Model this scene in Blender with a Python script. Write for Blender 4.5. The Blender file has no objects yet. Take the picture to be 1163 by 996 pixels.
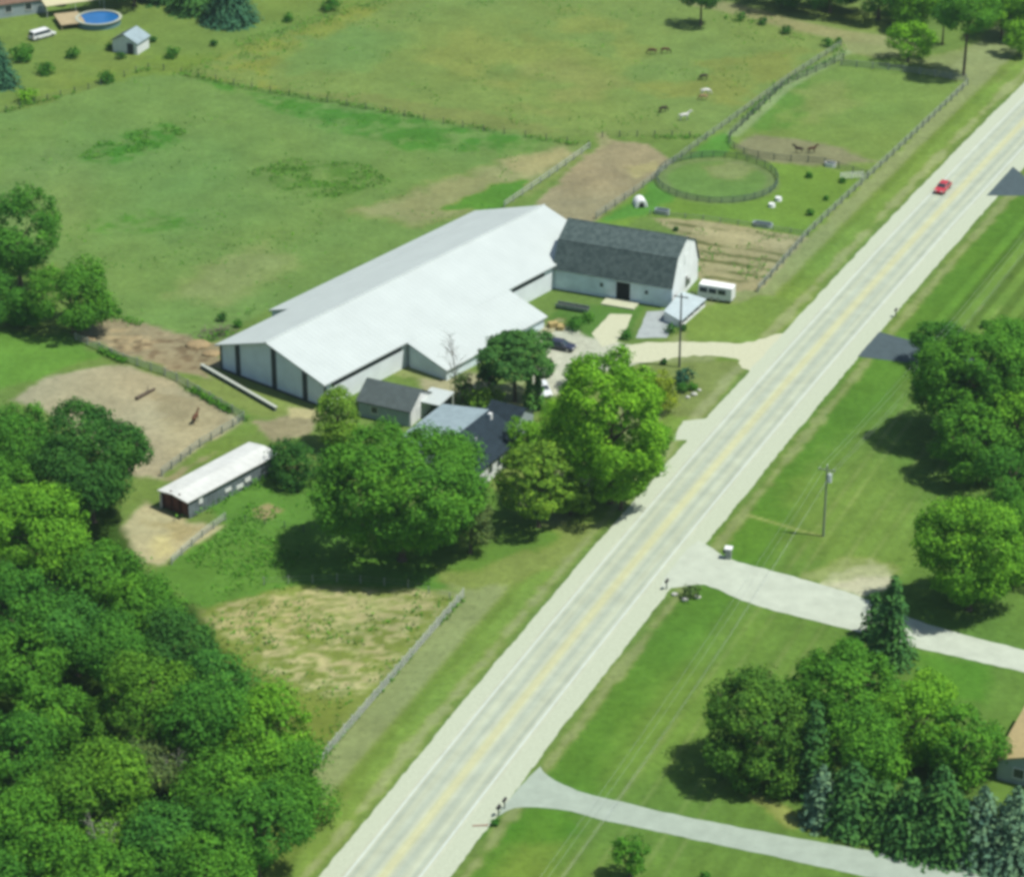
import bpy, bmesh, math, random
import numpy as np
from mathutils import Vector, Matrix
R = math.radians
S = bpy.context.scene
C = S.collection

# ------------------------------------------------------------------ camera
F, H, PITCH, YC = 3200.0, 182.0, R(27.4), 351.0
def P(u, v, z=0.0):
    """World point at height z seen at photo pixel (u, v)."""
    a = u - 581.5; b = v - 498.0
    d = np.array([a, F*math.cos(PITCH) - b*math.sin(PITCH), -(F*math.sin(PITCH) + b*math.cos(PITCH))])
    t = (z - H)/d[2]
    return np.array([0, -YC, H]) + t*d
def Q(x, y, z=0.0):
    r = np.array([x, y+YC, z-H])
    fw = np.array([0, math.cos(PITCH), -math.sin(PITCH)]); dn = np.array([0, -math.sin(PITCH), -math.cos(PITCH)])
    k = r@fw
    return 581.5 + F*(r[0])/k, 498 + F*(r@dn)/k
def mpp(u, v, z=0.0):
    p = P(u, v, z); fw = np.array([0, math.cos(PITCH), -math.sin(PITCH)])
    return float((p - np.array([0, -YC, H]))@fw)/F

cd = bpy.data.cameras.new("camera"); cam = bpy.data.objects.new("camera", cd); C.objects.link(cam)
cam.location = (0, -YC, H); cam.rotation_euler = (R(90) - PITCH, 0, 0)
cd.sensor_width = 36; cd.lens = 36*F/1163; cd.clip_start = 1; cd.clip_end = 20000
S.camera = cam

# ------------------------------------------------------------------ light
SUN_EL, SUN_AZ = R(63.5), R(-14)           # azimuth measured from +X towards +Y
sd = Vector((math.cos(SUN_AZ)*math.cos(SUN_EL), math.sin(SUN_AZ)*math.cos(SUN_EL), math.sin(SUN_EL)))
ld = bpy.data.lights.new("sun", 'SUN'); lo = bpy.data.objects.new("sun", ld); C.objects.link(lo)
ld.energy = 4.5; ld.angle = R(0.6); ld.color = (1.0, 0.97, 0.90)
lo.rotation_euler = (-sd).to_track_quat('-Z', 'Y').to_euler()
lo.location = (0, 0, 300)
W = bpy.data.worlds.new("World"); S.world = W; W.use_nodes = True
nt = W.node_tree; nt.nodes.clear()
sky = nt.nodes.new('ShaderNodeTexSky'); sky.sky_type = 'NISHITA'; sky.sun_disc = False
sky.sun_elevation = SUN_EL; sky.sun_rotation = R(90) - SUN_AZ
bg = nt.nodes.new('ShaderNodeBackground'); bg.inputs[1].default_value = 0.085
wo = nt.nodes.new('ShaderNodeOutputWorld')
nt.links.new(sky.outputs[0], bg.inputs[0]); nt.links.new(bg.outputs[0], wo.inputs[0])
S.view_settings.view_transform = 'Standard'; S.view_settings.look = 'None'
S.view_settings.exposure = 0.33; S.view_settings.gamma = 1.0; S.view_settings.use_curve_mapping = False
S.render.engine = 'CYCLES'
S.cycles.max_bounces = 5; S.cycles.diffuse_bounces = 3; S.cycles.transmission_bounces = 3; S.cycles.glossy_bounces = 2
S.cycles.transparent_max_bounces = 4
S.cycles.use_denoising = True
S.cycles.filter_width = 3.8

# ------------------------------------------------------------------ colours and materials
K = 0.60
def lin(c):
    c = c/255.0
    return c/12.92 if c <= 0.04045 else ((c+0.055)/1.055)**2.4
def col(r, g, b, k=K): return (lin(r)*k, lin(g)*k, lin(b)*k)
_M = {}
def mat(name, c, rough=0.8, var=0.18, scale=1.5, spec=0.2, metal=0.0, bump=0.0, c2=None, scale2=None):
    if name in _M: return _M[name]
    m = bpy.data.materials.new(name); m.use_nodes = True
    n = m.node_tree.nodes; l = m.node_tree.links
    b = n['Principled BSDF']; b.inputs['Roughness'].default_value = rough
    b.inputs['Specular IOR Level'].default_value = spec; b.inputs['Metallic'].default_value = metal
    tc = n.new('ShaderNodeTexCoord')
    no = n.new('ShaderNodeTexNoise'); no.inputs['Scale'].default_value = scale; no.inputs['Detail'].default_value = 6
    no.inputs['Roughness'].default_value = 0.65
    l.new(tc.outputs['Object'], no.inputs['Vector'])
    rp = n.new('ShaderNodeValToRGB')
    lo_ = tuple(x*(1-var) for x in c); hi = tuple(min(1, x*(1+var)) for x in c)
    if c2: lo_, hi = c, c2
    rp.color_ramp.elements[0].position = 0.32; rp.color_ramp.elements[1].position = 0.68
    rp.color_ramp.elements[0].color = (*lo_, 1); rp.color_ramp.elements[1].color = (*hi, 1)
    l.new(no.outputs['Fac'], rp.inputs['Fac']); l.new(rp.outputs['Color'], b.inputs['Base Color'])
    if bump:
        bp = n.new('ShaderNodeBump'); bp.inputs['Strength'].default_value = bump; bp.inputs['Distance'].default_value = 0.1
        l.new(no.outputs['Fac'], bp.inputs['Height']); l.new(bp.outputs['Normal'], b.inputs['Normal'])
    _M[name] = m
    return m

def stripe_mat(name, c, axis, period, depth, rough=0.6, var=0.08, scale=0.4, spec=0.3):
    """Board or rib lines running across one object axis, multiplied into a mottled paint colour."""
    m = mat(name, c, rough, var, scale, spec)
    n = m.node_tree.nodes; l = m.node_tree.links
    if n.get('done'): return m
    b = n['Principled BSDF']; src = b.inputs['Base Color'].links[0].from_socket
    tc = n.new('ShaderNodeTexCoord'); sx = n.new('ShaderNodeSeparateXYZ'); sx.name = 'done'
    l.new(tc.outputs['Object'], sx.inputs[0])
    d = n.new('ShaderNodeMath'); d.operation = 'DIVIDE'; d.inputs[1].default_value = period
    l.new(sx.outputs[axis], d.inputs[0])
    f = n.new('ShaderNodeMath'); f.operation = 'FRACT'; l.new(d.outputs[0], f.inputs[0])
    g = n.new('ShaderNodeMath'); g.operation = 'LESS_THAN'; g.inputs[1].default_value = 0.16; l.new(f.outputs[0], g.inputs[0])
    s = n.new('ShaderNodeMath'); s.operation = 'MULTIPLY'; s.inputs[1].default_value = depth; l.new(g.outputs[0], s.inputs[0])
    mx = n.new('ShaderNodeMix'); mx.data_type = 'RGBA'; mx.blend_type = 'MIX'
    l.new(s.outputs[0], mx.inputs['Factor']); l.new(src, mx.inputs['A']); mx.inputs['B'].default_value = (*[x*0.45 for x in c], 1)
    l.new(mx.outputs['Result'], b.inputs['Base Color'])
    return m

def leaf_mat(name, c, trans=0.28, hue=0.0):
    if name in _M: return _M[name]
    m = bpy.data.materials.new(name); m.use_nodes = True
    n = m.node_tree.nodes; l = m.node_tree.links; n.clear()
    out = n.new('ShaderNodeOutputMaterial'); mx = n.new('ShaderNodeMixShader'); mx.inputs[0].default_value = trans
    df = n.new('ShaderNodeBsdfDiffuse'); tr = n.new('ShaderNodeBsdfTranslucent')
    at = n.new('ShaderNodeAttribute'); at.attribute_name = 'tint'
    rp = n.new('ShaderNodeValToRGB')
    e = rp.color_ramp.elements
    e[0].position = 0.0; e[1].position = 1.0
    e[0].color = (c[0]*0.45, c[1]*0.55, c[2]*0.70, 1)
    e[1].color = (c[0]*1.75, c[1]*1.50, c[2]*1.15, 1)
    k = e.new(0.5); k.color = (*c, 1)
    l.new(at.outputs['Fac'], rp.inputs['Fac'])
    l.new(rp.outputs['Color'], df.inputs['Color']); l.new(rp.outputs['Color'], tr.inputs['Color'])
    l.new(df.outputs[0], mx.inputs[1]); l.new(tr.outputs[0], mx.inputs[2]); l.new(mx.outputs[0], out.inputs[0])
    _M[name] = m
    return m

BARK = mat('bark', (0.09, 0.07, 0.05), 0.95, 0.35, 3)
PALEBARK = mat('pale_dead_bark', (0.30, 0.29, 0.25), 0.95, 0.3, 3)

# ------------------------------------------------------------------ object helpers
def tag(o, label=None, cat=None, group=None, kind=None):
    if label: o['label'] = label
    if cat: o['category'] = cat
    if group: o['group'] = group
    if kind: o['kind'] = kind
    return o
def empty(name, loc, rz=0.0, label=None, cat=None, group=None):
    o = bpy.data.objects.new(name, None); C.objects.link(o)
    o.location = (float(loc[0]), float(loc[1]), float(loc[2]) if len(loc) > 2 else 0.0); o.rotation_euler = (0, 0, rz)
    o.empty_display_size = 0.5
    return tag(o, label, cat, group)
def mesh_obj(name, me, m, parent=None):
    o = bpy.data.objects.new(name, me); C.objects.link(o)
    if m is not None and not me.materials: me.materials.append(m)
    if parent: o.parent = parent
    return o
def arr_mesh(name, v, nper, tint=None, smooth=False):
    """Mesh of separate n-gons from an (N*nper, 3) vertex array."""
    v = np.asarray(v, dtype=np.float32); n = len(v)//nper
    me = bpy.data.meshes.new(name)
    me.vertices.add(len(v)); me.vertices.foreach_set('co', v.ravel())
    me.loops.add(len(v)); me.loops.foreach_set('vertex_index', np.arange(len(v), dtype=np.int32))
    me.polygons.add(n); me.polygons.foreach_set('loop_start', np.arange(0, len(v), nper, dtype=np.int32))
    if tint is not None:
        a = me.attributes.new('tint', 'FLOAT', 'FACE'); a.data.foreach_set('value', np.asarray(tint, dtype=np.float32))
    me.update(); me.validate()
    return me
def grid_mesh(name, V, F4):
    me = bpy.data.meshes.new(name); V = np.asarray(V, np.float32); F4 = np.asarray(F4, np.int32)
    me.vertices.add(len(V)); me.vertices.foreach_set('co', V.ravel())
    me.loops.add(F4.size); me.loops.foreach_set('vertex_index', F4.ravel())
    me.polygons.add(len(F4)); me.polygons.foreach_set('loop_start', np.arange(0, F4.size, F4.shape[1], dtype=np.int32))
    me.update(); me.validate()
    return me

class MB:
    """Collects solids; build() links them as one mesh object."""
    def __init__(s): s.bm = bmesh.new()
    def poly(s, pts):
        return s.bm.faces.new([s.bm.verts.new(tuple(float(q) for q in p)) for p in pts])
    def hexa(s, b, t):
        vb = [s.bm.verts.new(tuple(map(float, p))) for p in b]; vt = [s.bm.verts.new(tuple(map(float, p))) for p in t]
        n = len(vb)
        s.bm.faces.new(vb[::-1]); s.bm.faces.new(vt)
        for i in range(n): s.bm.faces.new((vb[i], vb[(i+1) % n], vt[(i+1) % n], vt[i]))
        return s
    def box(s, x0, x1, y0, y1, z0, z1):
        return s.hexa([(x0,y0,z0),(x1,y0,z0),(x1,y1,z0),(x0,y1,z0)], [(x0,y0,z1),(x1,y0,z1),(x1,y1,z1),(x0,y1,z1)])
    def slab(s, quad, t):
        """A sloping plate: quad of 3-D points (counter-clockwise from above) thickened downwards by t."""
        return s.hexa([(p[0], p[1], p[2]-t) for p in quad], quad)
    def prism_y(s, prof, y0, y1):
        """Profile of (x, z) points extruded along y."""
        return s.hexa([(x, y0, z) for x, z in prof], [(x, y1, z) for x, z in prof])
    def prism_x(s, prof, x0, x1):
        return s.hexa([(x0, y, z) for y, z in prof], [(x1, y, z) for y, z in prof])
    def tube(s, a, b, r0, r1=None, n=8):
        r1 = r0 if r1 is None else r1
        a = Vector(a); b = Vector(b); d = b - a
        if d.length < 1e-6: return s
        d.normalize()
        u = d.orthogonal().normalized(); w = d.cross(u)
        A = [a + (u*math.cos(2*math.pi*i/n) + w*math.sin(2*math.pi*i/n))*r0 for i in range(n)]
        B = [b + (u*math.cos(2*math.pi*i/n) + w*math.sin(2*math.pi*i/n))*r1 for i in range(n)]
        return s.hexa(A, B)
    def blob(s, c, r, sub=2, jit=0.0, rng=None, sq=(1, 1, 1)):
        g = bmesh.ops.create_icosphere(s.bm, subdivisions=sub, radius=1.0)
        for v in g['verts']:
            k = 1 + (rng.uniform(-jit, jit) if rng else 0)
            v.co = Vector((c[0] + v.co.x*r*sq[0]*k, c[1] + v.co.y*r*sq[1]*k, c[2] + v.co.z*r*sq[2]*k))
        return s
    def build(s, name, m, parent=None, bevel=0.0, smooth=False):
        bmesh.ops.recalc_face_normals(s.bm, faces=s.bm.faces)
        me = bpy.data.meshes.new(name); s.bm.to_mesh(me); s.bm.free()
        if smooth:
            for p in me.polygons: p.use_smooth = True
        o = mesh_obj(name, me, m, parent)
        if bevel:
            mod = o.modifiers.new('bevel', 'BEVEL'); mod.width = bevel; mod.segments = 2; mod.limit_method = 'ANGLE'
        return o

# ------------------------------------------------------------------ noise
_rs = np.random.RandomState(7)
_lat = _rs.rand(512, 512).astype(np.float32)
def vnoise(x, y, s, off=0):
    x = np.asarray(x)/s + 131.7 + off*17.3; y = np.asarray(y)/s + 71.3 + off*9.1
    xi = np.floor(x).astype(int); yi = np.floor(y).astype(int); fx = x-xi; fy = y-yi
    fx = fx*fx*(3-2*fx); fy = fy*fy*(3-2*fy)
    g = lambda i, j: _lat[np.mod(i, 512), np.mod(j, 512)]
    return (g(xi,yi)*(1-fx)+g(xi+1,yi)*fx)*(1-fy) + (g(xi,yi+1)*(1-fx)+g(xi+1,yi+1)*fx)*fy
def fbm(x, y, s, off=0, o=4):
    t = 0; a = 0.5; w = 0
    for i in range(o):
        t = t + a*vnoise(x, y, s/2**i, off+i); w += a; a *= 0.55
    return t/w

# ------------------------------------------------------------------ road geometry
RC = (1.857e-4, 0.46394, 31.692)            # centre line X(Y)
def rx(y): return RC[0]*y*y + RC[1]*y + RC[2]
def rslope(y): return 2*RC[0]*y + RC[1]
def rpt(y, d):
    t = rslope(y); n = math.hypot(1, t)
    return (rx(y) + d/n, y - d*t/n)
def road_d(x, y):
    """Signed distance from the road centre line (positive on the right-hand side)."""
    yy = np.asarray(y, float).copy()
    for _ in range(4):
        d = (x - rx(yy))/np.sqrt(1+rslope(yy)**2)
        yy = y + d*rslope(yy)/np.sqrt(1+rslope(yy)**2)
    return d

# ------------------------------------------------------------------ ground
def axis(lo, hi, step):
    core = np.arange(lo, hi+1e-6, step)
    out = np.array([12, 30, 70, 150, 350, 900, 2500, 7000.0])
    return np.concatenate([(lo-out)[::-1], core, hi+out])
gx = axis(-118, 132, 0.42); gy = axis(-118, 236, 0.5)
GX, GY = np.meshgrid(gx, gy); X = GX.ravel(); Y = GY.ravel()
n1 = fbm(X, Y, 6, 1); n2 = fbm(X, Y, 1.8, 5); n3 = fbm(X, Y, 22, 9)
edge_n = (n1-0.5)*1.4 + (n2-0.5)*1.2
colr = np.tile(np.array(col(106, 142, 74)), (len(X), 1))
def psdf(pts):
    W_ = np.array([P(u, v)[:2] for u, v in pts])
    pad = 12
    sel = np.where((X > W_[:,0].min()-pad) & (X < W_[:,0].max()+pad) & (Y > W_[:,1].min()-pad) & (Y < W_[:,1].max()+pad))[0]
    x = X[sel]; y = Y[sel]
    d2 = np.full(len(sel), 1e9); ins = np.zeros(len(sel), bool)
    for i in range(len(W_)):
        a = W_[i]; b = W_[(i+1) % len(W_)]
        e = b-a; px = x-a[0]; py = y-a[1]
        t = np.clip((px*e[0]+py*e[1])/max(1e-9, e@e), 0, 1)
        d2 = np.minimum(d2, (px-e[0]*t)**2 + (py-e[1]*t)**2)
        c1 = (a[1] <= y) != (b[1] <= y)
        with np.errstate(divide='ignore', invalid='ignore'):
            xi = a[0] + (y-a[1])*e[0]/(e[1] if abs(e[1]) > 1e-9 else 1e-9)
        ins ^= (c1 & (x < xi))
    d = np.sqrt(d2); return sel, np.where(ins, d, -d)
def sstep(t): t = np.clip(t, 0, 1); return t*t*(3-2*t)
def paint(pts, c, soft=1.5, jag=1.0, op=1.0, mottle=None):
    """Ground cover of albedo c inside a polygon; mottle=(scale, threshold, contrast, stretch) breaks it into patches."""
    sel, d = psdf(pts)
    w = sstep((d + edge_n[sel]*jag*1.6)/soft + 0.5)*op
    if mottle:
        sc, th, ct = mottle[:3]; st = mottle[3] if len(mottle) > 3 else (1, 1)
        nn = fbm(X[sel]*st[0], Y[sel]*st[1], sc, 21)
        w = w*np.clip((nn-th)*ct+0.5, 0, 1)
    colr[sel] += (np.array(col(*c))-colr[sel])*w[:, None]
def paint_line(pts, c, width, soft=0.5, op=1.0, jag=0.4):
    W_ = np.array([P(u, v)[:2] for u, v in pts])
    sel = np.where((X > W_[:,0].min()-6) & (X < W_[:,0].max()+6) & (Y > W_[:,1].min()-6) & (Y < W_[:,1].max()+6))[0]
    x = X[sel]; y = Y[sel]; d2 = np.full(len(sel), 1e9)
    for i in range(len(W_)-1):
        a = W_[i]; e = W_[i+1]-a; px = x-a[0]; py = y-a[1]
        t = np.clip((px*e[0]+py*e[1])/(e@e), 0, 1)
        d2 = np.minimum(d2, (px-e[0]*t)**2 + (py-e[1]*t)**2)
    w = sstep((width/2-np.sqrt(d2)+edge_n[sel]*jag)/soft+0.5)*op
    colr[sel] += (np.array(col(*c))-colr[sel])*w[:, None]
def paint_band(d0, d1, c, soft=1.0, op=1.0, jag=0.8, ylim=(-400, 900)):
    m = sstep((RD-d0+edge_n*jag)/soft+0.5)*sstep((d1-RD+edge_n*jag)/soft+0.5)*op*((Y > ylim[0]) & (Y < ylim[1]))
    colr[:] += (np.array(col(*c))-colr)*m[:, None]
RD = road_d(X, Y)

# far strip and the two big pastures
paint([(-200,-60),(420,-60),(420,2),(330,32),(205,84),(34,122),(-200,180)], (110,144,74), 2)
paint([(205,84),(330,34),(420,4),(600,-60),(1000,-60),(1000,45),(953,76),(828,150),(690,156),(600,155),(459,129),(330,105)], (116,149,83), 2)
paint([(470,70),(540,25),(640,10),(760,40),(700,90),(600,110)], (134,152,80), 4, 2, 0.8, (9,0.5,5))
paint([(560,90),(640,60),(720,95),(640,130),(560,125)], (140,150,84), 4, 2, 0.7, (7,0.5,5))
paint([(720,100),(800,72),(900,55),(950,62),(900,100),(840,120),(760,110)], (134,146,74), 3, 2, 0.85, (8,0.48,5))
paint([(205,86),(300,45),(400,10),(440,5),(400,28),(290,90),(330,104)], (136,152,70), 3, 2, 0.8, (5,0.47,6))
paint([(330,104),(450,110),(560,130),(640,150),(600,156),(459,130)], (128,142,80), 2, 2, 0.7, (6,0.47,5,(0.6,1.4)))
paint([(300,60),(400,30),(470,40),(420,80),(330,85)], (104,148,84), 4, 2, 0.6)
paint([(-100,150),(34,122),(103,101),(165,80),(205,84),(342,110),(459,131),(611,157),(668,168),(575,236),(400,330),(300,352),(240,395),(200,385),(110,350),(60,300),(-100,300)], (106,147,82), 1.5)
paint([(85,182),(115,158),(195,140),(215,148),(180,170),(125,185)], (70,134,50), 3, 2, 0.95, (1.8,0.42,4))
paint([(275,200),(330,180),(420,188),(445,208),(380,226),(320,216)], (78,128,54), 4, 2, 0.8, (2.2,0.47,4))
paint([(280,104),(459,133),(611,159),(600,172),(470,172),(330,130),(225,90)], (72,134,52), 3, 2, 0.9, (2.4,0.44,4))
paint([(90,255),(160,243),(215,240),(210,262),(140,264)], (76,136,48), 3, 2, 0.8, (2.2,0.5,5))
paint([(0,200),(60,160),(120,200),(90,260),(0,260)], (112,148,88), 4, 2, 0.6)
paint([(400,240),(520,200),(640,166),(658,174),(570,234),(480,256)], (150,152,104), 5, 2, 0.85)
paint([(560,182),(640,168),(652,175),(600,200)], (172,166,116), 2, 1, 0.7)
paint([(190,335),(240,295),(300,278),(335,300),(260,345)], (134,156,104), 5, 2, 0.7)
paint([(500,238),(560,210),(600,205),(570,240)], (84,142,58), 1.5, 1)
paint([(40,110),(180,60),(250,65),(205,84),(120,92)], (112,148,66), 3, 2, 0.7)
paint([(60,30),(120,40),(190,75),(100,100),(40,100)], (116,146,74), 3, 2, 0.6, (4,0.45,5))
# field track beyond the top fence
paint_line([(790,2),(825,8),(896,27),(963,42),(1020,48)], (152,152,104), 5.5, 2.0, 0.9)
paint([(960,38),(1045,45),(1055,60),(1000,66),(950,60)], (150,156,104), 2, 1, 0.8)
paint([(1030,70),(1163,40),(1163,96),(1100,98)], (138,152,98), 3, 1.5, 0.9)
paint([(930,12),(1010,20),(1000,36),(940,26)], (124,158,80), 2, 1, 0.8)
# verges left of the road, by distance from the road
paint_band(-24, -6.4, (120,150,78), 1.5, 0.9, 1.0, (-200, 24))
paint_band(-17.5, -10.0, (144,158,106), 1.6, 0.85, 1.0)
paint_band(-10.4, -8.8, (104,142,62), 1.0, 0.8, 0.6)
paint_band(-9.0, -6.0, (116,156,74), 1.0, 0.9, 0.6)
# dirt lot behind the long arena
paint([(600,240),(662,182),(690,158),(735,163),(764,183),(742,206),(678,250),(640,262)], (160,151,114), 1.2, 1)
paint([(640,210),(690,185),(720,200),(680,230),(640,235)], (148,140,108), 2, 2, 0.7, (3,0.5,6))
paint([(705,190),(745,182),(752,192),(722,203)], (178,172,116), 1.5, 1, 0.7)
paint([(672,150),(690,150),(700,165),(680,170)], (162,158,112), 1, 1, 0.8)
# yard lawn with the round pen
paint([(678,252),(762,190),(800,167),(829,165),(850,180),(960,190),(988,202),(918,270),(735,246),(700,258)], (108,150,66), 1.2)
paint([(685,250),(735,215),(790,168),(830,150),(830,168),(765,226),(735,246)], (86,146,64), 1.5)
pen = P(814.5, 204.5)
rr = np.hypot(X-pen[0], Y-pen[1])
def ring(r0, r1, c, op=1.0, soft=1.2):
    w = sstep((rr-r0+edge_n*0.7)/soft+0.5)*sstep((r1-rr+edge_n*0.7)/soft+0.5)*op
    colr[:] += (np.array(col(*c))-colr)*w[:, None]
ring(-5, 10.2, (104,146,78)); ring(8.3, 10.6, (112,138,92), 0.7)
paint([(800,190),(840,183),(862,192),(850,203),(815,203)], (144,152,104), 2.5, 1.5, 0.6)
# small paddock
paint([(831,160),(890,95),(955,77),(1097,93),(1010,181),(984,203),(930,188),(860,182)], (114,150,79), 1.2)
paint([(835,166),(858,152),(940,163),(1000,184),(940,189),(860,183)], (142,140,104), 2, 1, 0.9)
paint([(900,100),(960,90),(970,120),(920,140)], (130,152,90), 4, 2, 0.6)
paint([(880,100),(925,90),(900,150),(850,152)], (84,138,58), 2, 2, 0.7, (5,0.5,5))
paint_line([(959,60),(890,100),(834,152)], (136,166,120), 2.6, 1.0, 0.8)
# garden strip
paint([(735,247),(800,250),(918,270),(861,331),(830,332),(797,320),(775,268)], (166,160,116), 0.9, 0.6)
gsel, gd = psdf([(735,247),(800,250),(918,270),(861,331),(830,332),(797,320),(775,268)])
gb = Vector((math.cos(R(-20)), math.sin(R(-20)))); gq = -X[gsel]*gb.y + Y[gsel]*gb.x
gw = sstep(gd/0.8)*np.clip(np.sin(2*math.pi*(gq+edge_n[gsel]*0.8)/3.1)*1.4-0.2, 0, 1)*np.clip((fbm(X[gsel], Y[gsel], 4, 31)-0.30)*5, 0, 1)
colr[gsel] += (np.array(col(100,108,62))-colr[gsel])*(gw*1.0)[:, None]
paint([(790,258),(905,272),(895,284),(785,268)], (186,178,132), 0.8, 0.4, 0.8)
paint([(780,390),(821,389),(879,384),(925,345),(861,333),(805,350),(765,362)], (112,150,75), 1.2)
paint([(735,412),(842,409),(838,419),(800,474),(768,474),(745,460)], (122,144,82), 0.9, 0.5)
# barn yard and farm yard
paint([(600,372),(640,345),(730,348),(715,385),(660,390),(600,385)], (88,134,62), 1.2)
paint([(606,380),(628,366),(655,372),(668,382),(700,388),(735,395),(735,412),(690,420),(650,425),(632,448),(606,455),(600,428),(618,410)], (206,204,176), 0.9, 0.7)
paint([(610,362),(645,356),(650,372),(620,380)], (178,168,122), 1, 1, 0.8, (1.6,0.5,6))
paint([(470,430),(500,418),(560,425),(560,450),(480,445)], (172,170,130), 1.2, 1)
paint([(445,425),(468,408),(540,418),(520,428),(470,432)], (140,156,96), 1, 1)
paint([(560,440),(600,430),(600,470),(560,470)], (150,160,110), 1.5, 1)
# west end of the arena
paint([(86,380),(115,357),(190,376),(225,390),(252,388),(258,440),(240,432),(195,420)], (156,146,112), 1.4, 1.2)
paint([(120,385),(180,380),(240,400),(245,425),(200,415)], (120,104,78), 1.5, 2, 0.85, (1.3,0.5,6))
paint([(120,372),(170,380),(165,395),(120,392)], (186,168,126), 1.5, 1.5, 0.8, (1.2,0.5,6))
paint([(235,418),(262,420),(370,464),(330,478),(290,470),(195,428),(240,432)], (124,150,82), 1, 0.8)
paint([(-60,365),(80,382),(112,405),(40,432),(-60,460)], (98,150,64), 1.5)
paint([(8,455),(60,425),(140,413),(200,433),(276,479),(225,509),(185,545),(140,540),(60,470)], (174,169,134), 1.3, 0.8)
paint([(170,445),(240,455),(255,480),(200,490)], (150,140,104), 2, 1.5, 0.6)
paint([(185,480),(235,470),(250,490),(200,520)], (180,174,134), 3, 1.5, 0.6)
paint([(225,512),(280,482),(300,482),(240,525),(200,545)], (104,142,70), 0.8, 0.6)
paint([(290,480),(365,466),(352,492),(310,503)], (154,148,112), 1, 1)
paint([(330,463),(380,468),(360,474),(330,474)], (190,182,132), 0.7, 0.7)
paint([(180,545),(225,520),(245,515),(200,548)], (156,150,110), 1, 0.8, 0.9)
paint([(132,602),(165,568),(190,578),(215,592),(255,597),(197,644),(160,640)], (190,184,140), 1, 0.7)
paint([(160,590),(210,590),(240,600),(200,620)], (172,158,104), 2, 1.5, 0.6)
paint([(170,610),(195,600),(200,625),(175,640)], (214,206,140), 2, 1, 0.6)
paint([(195,648),(256,598),(230,570),(312,535),(370,540),(420,640),(330,665),(200,690)], (88,142,62), 1.2)
paint([(285,577),(305,572),(318,580),(302,590),(288,588)], (156,146,104), 0.8, 0.6, 0.9)
# straw field and its green border
paint([(225,692),(330,662),(480,666),(517,680),(360,866),(300,820),(240,740)], (124,146,72), 1.5)
paint([(222,700),(250,676),(350,668),(480,668),(508,684),(440,765),(380,800),(320,770)], (188,182,128), 2, 1, 0.95, (0.95,0.535,4.5,(0.7,1.3)))
paint([(225,700),(300,685),(470,672),(500,690),(380,720),(260,716)], (186,180,124), 2, 1, 0.7, (1.1,0.53,5,(0.55,1.3)))
paint([(300,790),(400,790),(360,862)], (118,140,62), 2, 1, 0.8)
paint([(165,655),(230,612),(340,615),(480,640),(520,672),(470,668),(330,664),(230,692)], (88,140,60), 1.5, 1)
paint([(520,600),(620,600),(680,592),(650,640),(540,670),(500,660)], (126,150,80), 1.5, 1)
paint([(355,640),(560,560),(640,610),(540,650)], (84,134,52), 2, 1, 0.8)
# woodland floor
paint([(-150,470),(100,500),(160,650),(225,690),(300,800),(350,870),(330,1010),(300,1100),(-200,1100)], (58,92,38), 2)
paint([(300,940),(345,880),(350,905),(330,996),(300,1010)], (108,140,66), 1)
# right-hand side of the road
paint_band(6.9, 400, (98,139,64), 1.0, 1.0, 0.7)
paint_band(6.9, 13, (82,134,48), 2.5, 0.7, 1.2)
paint([(800,620),(850,560),(960,400),(1000,410),(900,560),(850,640)], (86,136,50), 4, 2, 0.5)
paint([(880,560),(980,480),(1040,560),(1050,640),(940,640)], (114,152,72), 5, 2, 0.6)
paint([(690,880),(740,780),(850,700),(900,700),(800,820),(760,880)], (110,152,68), 5, 2, 0.6)
stripe = np.clip(np.sin(2*math.pi*RD/2.7)*2.2, -1, 1)
amp = np.where(Y > 35, 0.26, 0.07)*sstep((RD-9)/3)*np.clip(0.4+1.2*(n3-0.2), 0, 1.2)*(0.6+0.8*n1)
colr *= (1 + (stripe*amp))[:, None]
for k, (dd, wd) in enumerate([(15.5,0.5),(17.6,0.4),(21.5,0.5),(24,0.35)]):
    wl = sstep((wd/2-np.abs(RD-dd+0.5*np.sin(Y/31+k)))/0.4+0.5)*0.30*(Y < 45)*np.clip(n1*2-0.4, 0, 1)
    colr += (np.array(col(158,180,120))-colr)*wl[:, None]
paint([(925,664),(968,640),(1005,642),(1015,668),(975,678)], (206,204,166), 1.0, 1)
paint([(905,655),(960,635),(1010,640),(1015,650),(940,665)], (160,172,112), 2, 1, 0.7)
paint_line([(850,585),(880,594),(908,602),(934,609)], (160,172,104), 0.45, 0.3, 0.85, 0.1)
paint([(850,905),(875,905),(900,925),(945,945),(900,940)], (160,164,88), 1.2, 1, 0.8)
paint([(560,1000),(600,925),(640,930),(620,1000)], (116,152,68), 3, 1, 0.7)
paint([(840,480),(905,500),(880,530),(830,520)], (112,142,70), 3, 2, 0.4)
paint([(1040,740),(1130,755),(1120,800),(1040,790)], (76,140,40), 3, 1, 0.6)
paint([(530,950),(570,920),(640,925),(660,945),(600,960)], (70,130,40), 2, 1, 0.6)
# thin stony and dry verge edges beside the gravel
paint_band(6.6, 7.6, (150,162,110), 0.9, 0.7, 1.0)
paint_band(-7.2, -6.2, (160,168,118), 0.9, 0.7, 1.0)
colr *= (0.90 + 0.20*n1 + 0.10*(n2-0.5))[:, None]
warm = (n3-0.5)*0.30
colr *= np.stack([1+warm*0.9, 1+warm*0.15, 1-warm*0.3], 1)
gr = np.clip((colr[:, 1]/np.maximum(colr[:, 0], 1e-3)-1.12)/.5, 0, 1)[:, None]
colr = np.clip(colr*(np.array([1.14, 0.985, 0.90])*gr + np.array([0.97, 1.0, 1.04])*(1-gr)), 0.005, 0.8)

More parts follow.
